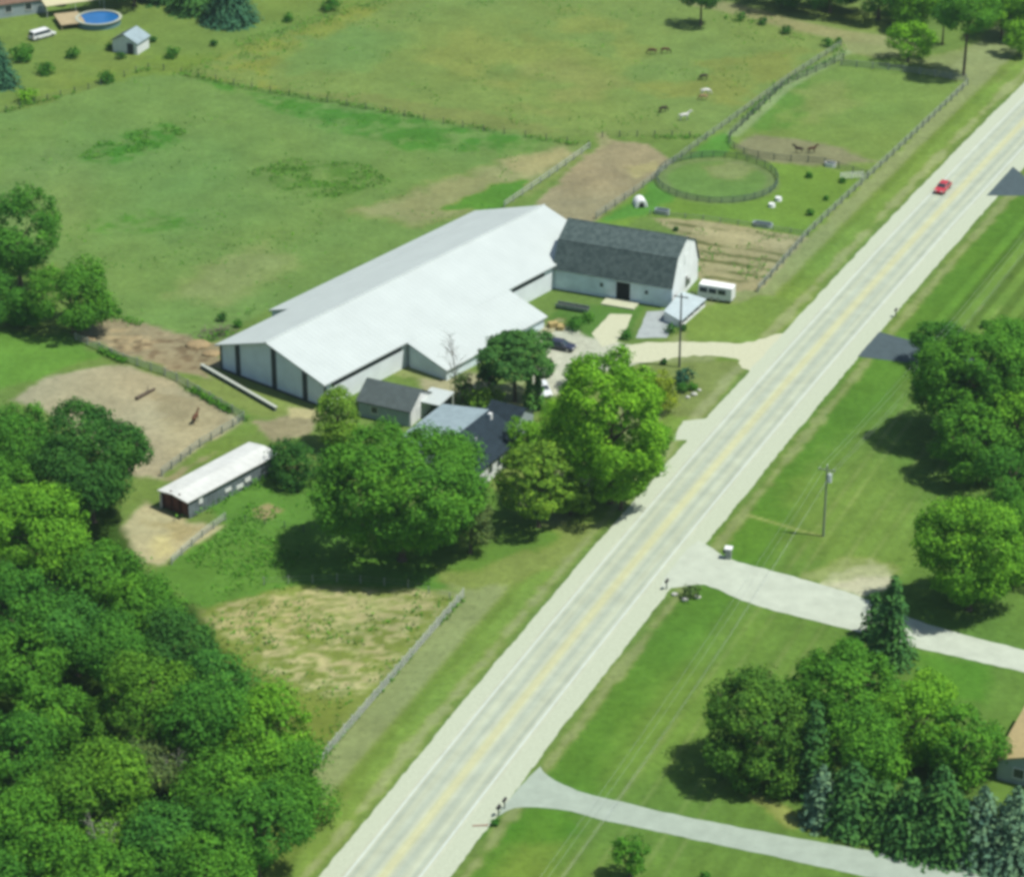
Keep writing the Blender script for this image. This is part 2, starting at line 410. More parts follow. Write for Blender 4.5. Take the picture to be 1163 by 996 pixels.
NXg, NYg = len(gx), len(gy)
ii, jj = np.meshgrid(np.arange(NXg-1), np.arange(NYg-1))
f0 = (jj*NXg+ii).ravel(); FF = np.stack([f0, f0+1, f0+NXg+1, f0+NXg], 1)
gme = grid_mesh('ground', np.stack([X, Y, np.zeros_like(X)], 1), FF)
ca = gme.color_attributes.new('cover', 'FLOAT_COLOR', 'POINT')
ca.data.foreach_set('color', np.concatenate([colr, np.ones((len(colr), 1))], 1).astype(np.float32).ravel())
gm = bpy.data.materials.new('ground_cover'); gm.use_nodes = True
n = gm.node_tree.nodes; l = gm.node_tree.links; b = n['Principled BSDF']
b.inputs['Roughness'].default_value = 1.0; b.inputs['Specular IOR Level'].default_value = 0.0
at = n.new('ShaderNodeAttribute'); at.attribute_name = 'cover'
tc = n.new('ShaderNodeTexCoord')
na = n.new('ShaderNodeTexNoise'); na.inputs['Scale'].default_value = 1.1; na.inputs['Detail'].default_value = 8; na.inputs['Roughness'].default_value = 0.72
nb = n.new('ShaderNodeTexNoise'); nb.inputs['Scale'].default_value = 0.16; nb.inputs['Detail'].default_value = 4
for q in (na, nb): l.new(tc.outputs['Object'], q.inputs['Vector'])
mr = n.new('ShaderNodeMapRange'); mr.inputs[1].default_value = 0.3; mr.inputs[2].default_value = 0.7; mr.inputs[3].default_value = 0.74; mr.inputs[4].default_value = 1.32
l.new(na.outputs['Fac'], mr.inputs[0])
mr2 = n.new('ShaderNodeMapRange'); mr2.inputs[1].default_value = 0.3; mr2.inputs[2].default_value = 0.7; mr2.inputs[3].default_value = 0.9; mr2.inputs[4].default_value = 1.1
l.new(nb.outputs['Fac'], mr2.inputs[0])
mm = n.new('ShaderNodeMath'); mm.operation = 'MULTIPLY'; l.new(mr.outputs[0], mm.inputs[0]); l.new(mr2.outputs[0], mm.inputs[1])
nc = n.new('ShaderNodeTexNoise'); nc.inputs['Scale'].default_value = 0.55; nc.inputs['Detail'].default_value = 7; nc.inputs['Roughness'].default_value = 0.75; l.new(tc.outputs['Object'], nc.inputs['Vector'])
mr3 = n.new('ShaderNodeMapRange'); mr3.inputs[1].default_value = 0.53; mr3.inputs[2].default_value = 0.66; mr3.inputs[3].default_value = 1.0; mr3.inputs[4].default_value = 0.74; l.new(nc.outputs['Fac'], mr3.inputs[0])
mm3 = n.new('ShaderNodeMath'); mm3.operation = 'MULTIPLY'; l.new(mm.outputs[0], mm3.inputs[0]); l.new(mr3.outputs[0], mm3.inputs[1]); mm = mm3
vm = n.new('ShaderNodeVectorMath'); vm.operation = 'SCALE'; l.new(at.outputs['Color'], vm.inputs[0]); l.new(mm.outputs[0], vm.inputs['Scale'])
l.new(vm.outputs[0], b.inputs['Base Color'])
bp = n.new('ShaderNodeBump'); bp.inputs['Strength'].default_value = 0.35; bp.inputs['Distance'].default_value = 0.25
l.new(na.outputs['Fac'], bp.inputs['Height']); l.new(bp.outputs['Normal'], b.inputs['Normal'])
go = mesh_obj('ground', gme, gm); tag(go, kind='structure')

# ------------------------------------------------------------------ road, shoulders, drives
def ribbon(name, d0, d1, z, m, y0=-330, y1=640, step=2.0, jag0=0.0, jag1=0.0, seed=1):
    ys = np.arange(y0, y1+step, step); V = []; nacross = 5
    rng = np.random.RandomState(seed)
    j0 = (fbm(ys, ys*0+seed, 2.6, seed)-0.5)*2*jag0 + (rng.rand(len(ys))-0.5)*jag0*0.6
    j1 = (fbm(ys, ys*0+seed+9, 2.6, seed+3)-0.5)*2*jag1 + (rng.rand(len(ys))-0.5)*jag1*0.6
    for i, y in enumerate(ys):
        for k in range(nacross):
            t = k/(nacross-1); d = (d0+j0[i])*(1-t) + (d1+j1[i])*t
            V.append((*rpt(y, d), z))
    Fq = []
    for i in range(len(ys)-1):
        for k in range(nacross-1):
            a = i*nacross+k; Fq.append((a, a+1, a+nacross+1, a+nacross))
    me = grid_mesh(name, V, Fq)
    u = me.attributes.new('across', 'FLOAT', 'POINT')
    dv = np.array([(d0*(1-k/(nacross-1))+d1*k/(nacross-1)) for _ in ys for k in range(nacross)], np.float32)
    u.data.foreach_set('value', dv)
    return mesh_obj(name, me, m)
# worn asphalt: wheel tracks and a stained crown are wear that stays with the surface
rm = mat('worn_asphalt', col(205,212,190), 0.9, 0.10, 0.35, 0.15)
n = rm.node_tree.nodes; l = rm.node_tree.links; b = n['Principled BSDF']; src = b.inputs['Base Color'].links[0].from_socket
at = n.new('ShaderNodeAttribute'); at.attribute_name = 'across'
mp = n.new('ShaderNodeMapRange'); mp.inputs[1].default_value = -4.2; mp.inputs[2].default_value = 4.2
l.new(at.outputs['Fac'], mp.inputs[0])
rp = n.new('ShaderNodeValToRGB'); rp.color_ramp.interpolation = 'EASE'
el = rp.color_ramp.elements; trk = (0.82, 0.875, 0.88); crown = (1.07, 1.06, 0.86)
stops = [(0.0,(1.04,1.04,1.0)),(0.07,(1.02,1.02,1.0)),(0.13,trk),(0.20,(0.98,1.0,0.94)),(0.33,trk),(0.405,(0.96,0.98,0.94)),(0.445,crown),(0.555,crown),(0.595,(0.96,0.98,0.94)),(0.67,trk),(0.80,(0.98,1.0,0.94)),(0.87,trk),(0.94,(1.02,1.02,1.0)),(1.0,(1.04,1.04,1.0))]
el[0].position = 0; el[0].color = (*stops[0][1], 1); el[1].position = 1; el[1].color = (*stops[-1][1], 1)
for p_, c_ in stops[1:-1]:
    e_ = el.new(p_); e_.color = (*c_, 1)
l.new(mp.outputs[0], rp.inputs['Fac'])
# long streaks of wear along the lanes
al = n.new('ShaderNodeAttribute'); al.attribute_name = 'along'
cmb = n.new('ShaderNodeCombineXYZ'); mu1 = n.new('ShaderNodeMath'); mu1.operation = 'MULTIPLY'; mu1.inputs[1].default_value = 1.4; l.new(at.outputs['Fac'], mu1.inputs[0])
mu2 = n.new('ShaderNodeMath'); mu2.operation = 'MULTIPLY'; mu2.inputs[1].default_value = 0.035; l.new(al.outputs['Fac'], mu2.inputs[0])
l.new(mu1.outputs[0], cmb.inputs[0]); l.new(mu2.outputs[0], cmb.inputs[1])
ng = n.new('ShaderNodeTexNoise'); ng.inputs['Scale'].default_value = 1.0; ng.inputs['Detail'].default_value = 5
l.new(cmb.outputs[0], ng.inputs['Vector'])
mg = n.new('ShaderNodeMapRange'); mg.inputs[1].default_value = 0.3; mg.inputs[2].default_value = 0.7; mg.inputs[3].default_value = 0.90; mg.inputs[4].default_value = 1.08
l.new(ng.outputs['Fac'], mg.inputs[0])
v1 = n.new('ShaderNodeVectorMath'); v1.operation = 'MULTIPLY'; l.new(src, v1.inputs[0]); l.new(rp.outputs['Color'], v1.inputs[1])
v2 = n.new('ShaderNodeVectorMath'); v2.operation = 'SCALE'; l.new(v1.outputs[0], v2.inputs[0]); l.new(mg.outputs[0], v2.inputs['Scale'])
l.new(v2.outputs[0], b.inputs['Base Color'])
GRAVEL = mat('gravel', col(206,216,190), 1.0, 0.10, 2.6, 0.05, bump=0.12)
LIMEGRAVEL = mat('pale_limestone_gravel', col(216,219,186), 1.0, 0.10, 2.2, 0.05, bump=0.12)
CONC = mat('drive_concrete', col(208,218,198), 0.95, 0.10, 0.5, 0.1)
GREYCONC = mat('grey_blacktop_drive', col(182,197,180), 0.95, 0.10, 0.5, 0.1)
BLACKTOP = mat('fresh_blacktop', col(88,104,108), 0.9, 0.12, 0.8, 0.1)
WHITEPAINT = mat('road_white_paint', col(222,236,226), 0.7, 0.10, 1.2)
YELLOWPAINT = mat('road_yellow_paint', col(216,213,160), 0.7, 0.12, 1.2)
tag(ribbon('road_shoulder', -6.3, 6.75, 0.012, GRAVEL, jag0=0.22, jag1=0.24, step=0.7), kind='structure')
rd = ribbon('road', -4.2, 4.2, 0.020, rm); tag(rd, kind='structure')
# finer cross section for the asphalt so the wear bands resolve
bpy.data.objects.remove(rd)
def ribbon_fine(name, d0, d1, z, m, nacross):
    ys = np.arange(-330, 641, 4.0); V = []; A = []
    for y in ys:
        for k in range(nacross):
            d = d0 + (d1-d0)*k/(nacross-1); V.append((*rpt(y, d), z)); A.append(d)
    Fq = [(i*nacross+k, i*nacross+k+1, (i+1)*nacross+k+1, (i+1)*nacross+k) for i in range(len(ys)-1) for k in range(nacross-1)]
    me = grid_mesh(name, V, Fq); u = me.attributes.new('across', 'FLOAT', 'POINT'); u.data.foreach_set('value', np.array(A, np.float32))
    w_ = me.attributes.new('along', 'FLOAT', 'POINT'); w_.data.foreach_set('value', np.repeat(ys, nacross).astype(np.float32))
    return mesh_obj(name, me, m)
rd = ribbon_fine('road', -4.2, 4.2, 0.020, rm, 29); tag(rd, kind='structure')
tag(ribbon('road_edge_line', -3.82, -3.62, 0.025, WHITEPAINT, step=4), kind='structure')
tag(ribbon('road_edge_line', 3.62, 3.82, 0.025, WHITEPAINT, step=4), kind='structure')
tag(ribbon('road_centre_line', -0.24, -0.12, 0.025, YELLOWPAINT, step=4), kind='structure')
tag(ribbon('road_centre_line', 0.12, 0.24, 0.025, YELLOWPAINT, step=4), kind='structure')

def smooth_poly(pts, it=2):
    for _ in range(it):
        q = []
        for i in range(len(pts)):
            a = np.array(pts[i], float); c = np.array(pts[(i+1) % len(pts)], float)
            q += [a*0.78+c*0.22, a*0.22+c*0.78]
        pts = q
    return pts
def sheet(name, pts, z, m, jag=0.12, seed=3, sm=1):
    rng = random.Random(seed); W_ = [P(u, v)[:2] for u, v in pts]
    if sm: W_ = smooth_poly(W_, sm)
    D = []
    for i in range(len(W_)):
        a = np.array(W_[i]); c = np.array(W_[(i+1) % len(W_)]); L = np.linalg.norm(c-a); k = max(1, int(L/0.9))
        nrm = np.array([c[1]-a[1], a[0]-c[0]])/max(L, 1e-6)
        for j in range(k): D.append(a+(c-a)*j/k + nrm*rng.uniform(-jag, jag))
    bm = bmesh.new(); vs = [bm.verts.new((p[0], p[1], z)) for p in D]; f = bm.faces.new(vs)
    bmesh.ops.triangulate(bm, faces=[f]); bmesh.ops.recalc_face_normals(bm, faces=bm.faces)
    for f in bm.faces:
        if f.normal.z < 0: f.normal_flip()
    me = bpy.data.meshes.new(name); bm.to_mesh(me); bm.free()
    return tag(mesh_obj(name, me, m), kind='structure')
sheet('driveway', [(745,668),(790,612),(806,620),(824,634),(891,652),(935,664),(975,676),(1040,705),(1100,722),(1220,752),(1220,778),(1163,763),(1038,735),(969,716),(853,687),(805,664),(785,664),(764,668)], 0.016, CONC, 0.10, 3)
sheet('driveway', [(560,930),(612,868),(618,878),(634,889),(663,900),(705,910),(767,925),(860,943),(1125,991),(1300,1025),(1300,1060),(994,998),(860,968),(740,943),(676,929),(640,919),(600,916),(580,918)], 0.016, GREYCONC, 0.08, 4)
sheet('driveway', [(690,400),(718,390),(760,388),(821,389.5),(848,390),(884,380),(905,372),(860,424),(846,419),(838,413),(842,409),(817,404),(780,404),(740,412),(700,412)], 0.009, LIMEGRAVEL, 0.25, 5)
sheet('driveway', [(764,500),(776,478),(800,475.5),(812,470),(790,500)], 0.009, GRAVEL, 0.12, 6, 0)
sheet('driveway', [(1120.5,222.5),(1150.6,189.5),(1163,200),(1260,262),(1260,300),(1220,222.5)], 0.016, BLACKTOP, 0.03, 7, 0)
sheet('driveway', [(974,405),(998.5,377),(1041,389),(1120,412),(1120,436),(1031,412)], 0.016, BLACKTOP, 0.05, 8, 0)
sheet('barn_walk', [(672,379),(693,356.5),(718,357.5),(712,372),(699,390),(684,394)], 0.014, LIMEGRAVEL, 0.06, 9, 0)
sheet('concrete_pad', [(722,384),(735,354),(760,352),(766,368),(757,384)], 0.014, mat('grey_pad_concrete', col(184,194,192), 0.9, 0.12, 0.8), 0.1, 10, 0)

# ------------------------------------------------------------------ buildings
ROOFWHITE = stripe_mat('white_metal_roof', (0.425, 0.475, 0.455), 1, 0.9, 0.22, 0.55, 0.05, 0.22, 0.25)
WALLWHITE = stripe_mat('white_metal_wall', (0.68, 0.74, 0.75), 0, 0.5, 0.25, 0.6, 0.07, 0.5)
WALLGREY = stripe_mat('pale_grey_board_wall', (0.58, 0.68, 0.71), 0, 0.6, 0.35, 0.7, 0.08, 0.6)
DARKTRIM = mat('dark_trim', (0.035, 0.045, 0.05), 0.7, 0.2, 1)
DARKIN = mat('dark_interior', (0.012, 0.014, 0.014), 0.9, 0.2, 1)
GLASS = mat('dark_window_glass', (0.03, 0.045, 0.055), 0.15, 0.1, 1, 0.5)
WHITETRIM = mat('white_trim', (0.66, 0.68, 0.66), 0.6, 0.06, 1)
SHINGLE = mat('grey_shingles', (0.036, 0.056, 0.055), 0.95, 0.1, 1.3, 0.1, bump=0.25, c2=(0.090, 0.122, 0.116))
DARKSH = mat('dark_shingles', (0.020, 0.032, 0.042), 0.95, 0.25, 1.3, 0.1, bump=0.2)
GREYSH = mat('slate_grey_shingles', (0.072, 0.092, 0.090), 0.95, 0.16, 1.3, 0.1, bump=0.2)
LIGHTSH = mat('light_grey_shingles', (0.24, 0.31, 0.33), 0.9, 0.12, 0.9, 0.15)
FOUND = mat('foundation_concrete', (0.30, 0.30, 0.28), 0.95, 0.15, 1)

# long white riding arena: local x across the gable, y along the ridge, origin on the ground in front of the near gable's right corner
TA = R(38.45)
o0 = P(364.9, 434, 4.2)
ar = empty('riding_arena', (o0[0], o0[1]), -TA, 'very long white metal-roofed riding arena with low wing and grey gable end', 'barn')
xl, xr, xm, Lr = -20.5, 1.0, -10.2, 64.4
ez, rz = 4.2, 7.6; sl = (rz-ez)/(xr-xm); ov = 0.5
m = MB()
m.slab([(xm, -ov, rz), (xr+.05, -ov, ez-.01), (xr+.05, Lr+ov, ez-.01), (xm, Lr+ov, rz)], 0.22); m.build('roof', ROOFWHITE, ar)
sl2 = (rz-ez)/(xm-xl)
m = MB(); m.slab([(xl-.05, -ov, ez-.01), (xm-.01, -ov, rz), (xm-.01, Lr+ov, rz), (xl-.05, Lr+ov, ez-.01)], 0.22); m.build('roof', ROOFWHITE, ar)
m = MB(); m.tube((xm, -ov-.02, rz+.01), (xm, Lr+ov+.02, rz+.01), 0.16, n=6); m.build('ridge_cap', ROOFWHITE, ar)
# lean-to on the pasture side
yl0 = 15.3
m = MB(); m.slab([(xl-4.0, yl0, ez-4*sl2+.03), (xl-.06, yl0, ez+.02), (xl-.06, Lr+ov-.1, ez+.02), (xl-4.0, Lr+ov-.1, ez-4*sl2+.03)], 0.16)
m.build('lean_to_roof', ROOFWHITE, ar)
m = MB(); m.box(xl-3.7, xl-3.55, yl0+.4, Lr-.2, 0, ez-4*sl2-.05); m.hexa([(xl-3.55, yl0+.4, 0), (xl-.01, yl0+.4, 0), (xl-.01, yl0+.52, 0), (xl-3.55, yl0+.52, 0)], [(xl-3.55, yl0+.4, ez-3.7*sl2-.2), (xl-.01, yl0+.4, ez-.25), (xl-.01, yl0+.52, ez-.25), (xl-3.55, yl0+.52, ez-3.7*sl2-.2)])
m.build('lean_to_wall', WALLGREY, ar)
# low wing on the yard side: the same slope carried on down
yw0, yw1, xw = 17.6, 41.6, 8.6
zw = ez - (xw-xr)*sl
m = MB(); m.slab([(xr+.06, yw0, ez-.02), (xw, yw0, zw), (xw, yw1, zw), (xr+.06, yw1, ez-.02)], 0.2); m.build('wing_roof', ROOFWHITE, ar)
m = MB()
m.box(xw-.5, xw-.35, yw0+.4, yw1-.4, 0, zw-.08)
for yy in (yw0+.5, yw1-.62):
    m.hexa([(xr+.02, yy, 0), (xw-.5, yy, 0), (xw-.5, yy+.12, 0), (xr+.02, yy+.12, 0)], [(xr+.02, yy, ez-.25), (xw-.5, yy, zw), (xw-.5, yy+.12, zw), (xr+.02, yy+.12, ez-.25)])
m.build('wing_wall', WALLGREY, ar)
# walls of the main hall
m = MB(); m.box(xr-.55, xr-.4, .4, Lr-.4, 0, ez-.12); m.build('side_wall', WALLWHITE, ar)
m = MB(); m.box(xl+.4, xl+.55, .4, Lr-.4, 0, ez-.12); m.build('side_wall', WALLWHITE, ar)
for yy in (.25, Lr-.4):
    m = MB(); m.hexa([(xl+.4, yy, 0), (xr-.4, yy, 0), (xr-.4, yy, ez-.1), (xm, yy, rz-.24), (xl+.4, yy, ez-.1)], [(xl+.4, yy+.15, 0), (xr-.4, yy+.15, 0), (xr-.4, yy+.15, ez-.1), (xm, yy+.15, rz-.24), (xl+.4, yy+.15, ez-.1)])
    m.build('gable_wall', WALLGREY, ar)
def gz(x): return ez-.12 + (x-xl)*sl2 if x < xm else ez-.12+(xr-x)*sl
for x in (-16.6, -9.4, -3.4):
    m = MB(); m.box(x-.42, x+.42, .12, .248, 0.1, gz(x)-.22); m.build('door_gap', DARKTRIM, ar)
for x in (xl+.5, xr-.5):
    m = MB(); m.box(x-.15, x+.15, .12, .248, 0, gz(x)-.2); m.build('corner_post', DARKTRIM, ar)
m = MB(); m.box(xl+.7, xr-.7, .14, .246, 0, .28); m.build('base_board', DARKTRIM, ar)
# open window band under the eave on the yard side
for (a_, b_) in ((1.5, 16.8), (43, 51)):
    m = MB(); m.box(xr-.4, xr-.35, a_, b_, ez-1.15, ez-.35); m.build('eave_opening', DARKTRIM, ar)

# gambrel dairy barn
bo = P(763, 350.5); BA = R(-22.5)
bn = empty('gambrel_barn', (bo[0], bo[1]), BA, 'white gambrel-roofed barn with grey shingles and a dark doorway', 'barn')
BL, BD, BE, BB, BR_ = 19.4, 12.0, 3.6, 7.5, 9.4
prof = [(-.35, BE-.25), (1.9, BB), (BD/2, BR_), (BD-1.9, BB), (BD+.35, BE-.25)]
for i in range(4):
    a_, c_ = prof[i], prof[i+1]
    dy, dz = c_[0]-a_[0], c_[1]-a_[1]; L = math.hypot(dy, dz); ny, nz = -dz/L*.16, dy/L*.16
    m = MB(); m.prism_x([(a_[0], a_[1]), (c_[0], c_[1]), (c_[0]+ny, c_[1]+nz), (a_[0]+ny, a_[1]+nz)], -BL-.25, .16)
    m.build('roof', SHINGLE, bn)
m = MB(); m.tube((-BL-.3, BD/2, BR_+.12), (.4, BD/2, BR_+.12), .13, n=6); m.build('ridge_cap', SHINGLE, bn)
WALLBARN = stripe_mat('white_barn_boards', (0.66, 0.77, 0.81), 0, 0.4, 0.35, 0.8, 0.14, 0.5)
WALLBARN2 = stripe_mat('white_barn_gable_boards', (0.70, 0.74, 0.73), 1, 0.4, 0.25, 0.8, 0.10, 0.5)
m = MB()
dx0, dx1 = -9.2, -6.9
m.box(-BL, dx0, 0, .2, 0, BE); m.box(dx1, 0, 0, .2, 0, BE); m.box(dx0, dx1, .001, .199, 3.0, BE-.002)
m.box(-BL, 0, BD-.2, BD, 0, BE); m.build('side_wall', WALLBARN, bn)
for x in (-.2, -BL):
    m = MB(); pr = [(.21, 0), (BD-.21, 0), (BD-.21, BE), (BD-1.9, BB-.08), (BD/2, BR_-.08), (1.9, BB-.08), (.21, BE)]
    m.prism_x(pr, x, x+.2); m.build('gable_wall', WALLBARN2, bn)
m = MB(); m.box(dx0-.1, dx1+.1, .5, .6, 0, 3.1); m.build('doorway', DARKIN, bn)
m = MB(); m.box(dx0-1.9, dx0-.12, -.1, -.02, .2, 2.9); m.build('sliding_door', WALLBARN, bn)
for xx in (-11.6, -4.2):
    m = MB(); m.box(xx-.25, xx+.25, -.05, -.005, 1.7, 2.3); m.build('window', GLASS, bn)
for (y_, z_, w_, h_) in ((6.5, 1.9, .45, .9), (7.6, 1.5, .5, .5)):
    f = MB().box(.005, .05, y_-w_-.1, y_+w_+.1, z_-h_-.1, z_+h_+.1).build('window', WHITETRIM, bn)
    MB().box(.052, .07, y_-w_, y_+w_, z_-h_, z_+h_).build('pane', GLASS, f)
m = MB(); m.box(.005, .06, BD/2-.7, BD/2+.7, 5.2, 6.8); m.build('loft_door', WALLBARN2, bn)
m = MB(); m.box(-10.6, -5.2, -2.9, -.25, 0, .22); m.build('door_step', LIMEGRAVEL, bn)

# low lean-to shed along the barn's road gable
m0 = empty('lean_to_shed', (bo[0], bo[1]), BA, 'low white-roofed lean-to along the road gable of the white barn', 'shed')
LT = stripe_mat('lean_to_metal', (0.36, 0.43, 0.44), 1, 0.8, 0.15, 0.5, 0.08, 0.5)
m = MB(); m.slab([(.4, -4.9, 1.75), (3.7, -6.3, 1.2), (4.6, 3.0, 1.2), (.4, 3.0, 1.75)], .1); m.build('roof', LT, m0)
m = MB(); m.hexa([(3.55, -6.1, 0), (3.65, -6.1, 0), (4.5, 2.8, 0), (4.4, 2.8, 0)], [(3.55, -6.1, .42), (3.65, -6.1, .42), (4.5, 2.8, .42), (4.4, 2.8, .42)]); m.build('kick_board', WHITETRIM, m0)
MB().hexa([(.42, -4.8, 0), (3.34, -6.05, 0), (3.34, -5.95, 0), (.42, -4.7, 0)], [(.42, -4.8, 1.63), (3.34, -6.05, 1.12), (3.34, -5.95, 1.12), (.42, -4.7, 1.63)]).build('end_wall', WHITETRIM, m0)
MB().box(.42, 4.15, 2.75, 2.85, 0, 1.1).build('end_wall', WHITETRIM, m0)
m = MB(); m.hexa([(3.35, -6.0, 0), (3.45, -6.0, 0), (4.3, 2.8, 0), (4.2, 2.8, 0)], [(3.35, -6.0, 1.05), (3.45, -6.0, 1.05), (4.3, 2.8, .99), (4.2, 2.8, .99)]); m.build('front_wall', DARKTRIM, m0)
for i in range(5):
    t_ = i/4; y_ = -6.0+t_*8.6; x_ = 3.62+t_*.83; m = MB(); m.box(x_, x_+.1, y_-.06, y_+.06, .43, 1.04); m.build('post', WHITETRIM, m0)

def gable_house(name, c, ang, w, L, ez, rz, roofs, wall, label, cat, ov=.35):
    """Gabled block: local x along the ridge, centred; roofs = materials of the -y and +y slopes."""
    e = empty(name, c, ang, label, cat)
    s_ = (rz-ez)/(w/2)
    m = MB(); m.slab([(-L/2-ov, -w/2-ov, ez-ov*s_), (L/2+ov, -w/2-ov, ez-ov*s_), (L/2+ov, -.005, rz), (-L/2-ov, -.005, rz)], .16); m.build('roof', roofs[0], e)
    m = MB(); m.slab([(-L/2-ov, .005, rz), (L/2+ov, .005, rz), (L/2+ov, w/2+ov, ez-ov*s_), (-L/2-ov, w/2+ov, ez-ov*s_)], .16); m.build('roof', roofs[1], e)
    for sgn in (-1, 1):
        m = MB(); m.box(-L/2, L/2, sgn*w/2-.08, sgn*w/2+.08, 0, ez-.1); m.build('side_wall', wall, e)
        x = sgn*L/2
        m = MB(); m.prism_x([(-w/2+.085, 0), (w/2-.085, 0), (w/2-.085, ez-.12), (0, rz-.22), (-w/2+.085, ez-.12)], x-.08, x+.08); m.build('gable_wall', wall, e)
    return e
def window(e, side, u, z, w, h, x=None, wallpos=0.0, m=None):
    """Window on a wall of a block: side 'x' = gable face at x=wallpos, 'y' = side face at y=wallpos."""
    s = 1 if wallpos > 0 else -1; t0, t1 = wallpos+s*.085, wallpos+s*.13
    a_, b_ = min(t0, t1), max(t0, t1)
    f = MB(); g = MB(); k = .09
    def bx(mb, u0, u1, z0, z1, d=0.0):
        if side == 'x': mb.box(a_, b_+d, u0, u1, z0, z1) if s > 0 else mb.box(a_-d, b_, u0, u1, z0, z1)
        else: mb.box(u0, u1, a_, b_+d, z0, z1) if s > 0 else mb.box(u0, u1, a_-d, b_, z0, z1)
    bx(f, u-w/2-k, u-w/2-.002, z-h/2, z+h/2, .03); bx(f, u+w/2+.002, u+w/2+k, z-h/2, z+h/2, .03)
    bx(f, u-w/2-k, u+w/2+k, z-h/2-k, z-h/2-.002, .05); bx(f, u-w/2-k, u+w/2+k, z+h/2+.002, z+h/2+k, .03)
    fo = f.build('window', WHITETRIM, e); bx(g, u-w/2, u+w/2, z-h/2, z+h/2); g.build('pane', m or GLASS, fo)

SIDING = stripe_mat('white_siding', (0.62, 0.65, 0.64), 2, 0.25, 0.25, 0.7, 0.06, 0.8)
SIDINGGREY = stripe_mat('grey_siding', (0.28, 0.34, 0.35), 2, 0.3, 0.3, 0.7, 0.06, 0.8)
# farmhouse under the maple
fo = P(512, 499, 5.4); fh = empty('farmhouse', (fo[0], fo[1]), R(60.3), 'farmhouse with one black and one pale grey roof slope behind the big maple', 'house')
hx0, hx1, hyr, hyl, zr_, zre, zle = -2.2, 10.0, -5.4, 8.2, 5.4, 3.05, 3.45
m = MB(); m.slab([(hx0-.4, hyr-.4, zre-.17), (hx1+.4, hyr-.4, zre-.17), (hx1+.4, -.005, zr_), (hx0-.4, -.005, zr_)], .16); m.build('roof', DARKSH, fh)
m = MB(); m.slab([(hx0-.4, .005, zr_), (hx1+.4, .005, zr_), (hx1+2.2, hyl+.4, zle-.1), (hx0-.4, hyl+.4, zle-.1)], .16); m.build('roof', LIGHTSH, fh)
MB().box(hx0, hx1, hyr-.08, hyr+.08, 0, zre-.15).build('side_wall', SIDING, fh)
MB().box(hx0, hx1+1.8, hyl-.08, hyl+.08, 0, zle-.18).build('side_wall', SIDING, fh)
for x in (hx0, hx1): MB().prism_x([(hyr+.085, 0), (hyl-.085, 0), (hyl-.085, zle-.2), (0, zr_-.2), (hyr+.085, zre-.18)], x-.08, x+.08).build('gable_wall', SIDING, fh)
for u in (1.2, 3.6, 6.0, 8.3): window(fh, 'y', u, 1.75, 1.1, 1.4, wallpos=hyr)
for u in (-2.8, 2.0): window(fh, 'x', u, 1.7, 1.0, 1.3, wallpos=hx0); window(fh, 'x', u, 1.7, 1.0, 1.3, wallpos=hx1)
MB().box(8.6, 9.1, -1.3, -.8, 4.6, 5.75).build('chimney', WHITETRIM, fh)
MB().box(4.5, 5.3, hyr-.13, hyr-.085, .2, 2.2).build('door', DARKTRIM, fh)
MB().tube((3.0, -2.2, 4.3), (3.0, -2.2, 4.9), .1).build('vent_pipe', WHITETRIM, fh)
# back wing of the farmhouse, its shadow put into the dark colours
bw = P(578, 462, 3.4)
wg = gable_house('house_annex', (bw[0], bw[1]), R(150), 5.0, 5.0, 2.4, 3.9, (DARKSH, DARKSH), SIDINGGREY, 'low annex with shade-dark roof behind the farmhouse, beside the round hedge', 'house', .3)
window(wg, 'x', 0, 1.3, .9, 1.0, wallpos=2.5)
# garage
ga = P(417, 428.6, 4.6)[:2]; gb_ = P(478.8, 442, 4.6)[:2]; gd_ = gb_-ga
gar = gable_house('garage', ((ga+gb_)[0]/2, (ga+gb_)[1]/2), math.atan2(gd_[1], gd_[0]), 6.4, np.linalg.norm(gd_)-.6, 2.7, 4.6, (GREYSH, GREYSH), SIDINGGREY, 'small slate-grey gabled garage between the arena and the big maple', 'garage')
gL = np.linalg.norm(gd_)-.6
m = MB(); m.prism_x([(-3.1, .02), (3.1, .02), (3.1, 2.55), (0, 4.34), (-3.1, 2.55)], gL/2+.085, gL/2+.13); m.build('white_gable', WHITETRIM, gar)
window(gar, 'y', -1.5, 1.5, 1.0, 1.0, wallpos=-3.2)
m = MB(); m.box(gL/2+.135, gL/2+.17, -1.3, 1.3, .05, 2.2); m.build('garage_door', SIDING, gar)
# flat white porch between garage and house
pc = P(494, 450, 2.6); pe = empty('flat_porch', (pc[0], pc[1]), math.atan2(gd_[1], gd_[0]), 'flat white porch roof linking the grey garage and the farmhouse', 'porch')
m = MB(); m.box(-1.8, 1.9, -2.4, 2.4, 2.45, 2.62); m.build('roof', ROOFWHITE, pe)
for sx in (-1.7, 1.7):
    for sy in (-2.2, 2.2): MB().box(sx-.08, sx+.08, sy-.08, sy+.08, 0, 2.44).build('post', WHITETRIM, pe)
MB().box(-1.6, 1.6, 2.1, 2.18, .02, 2.43).build('back_wall', DARKTRIM, pe)

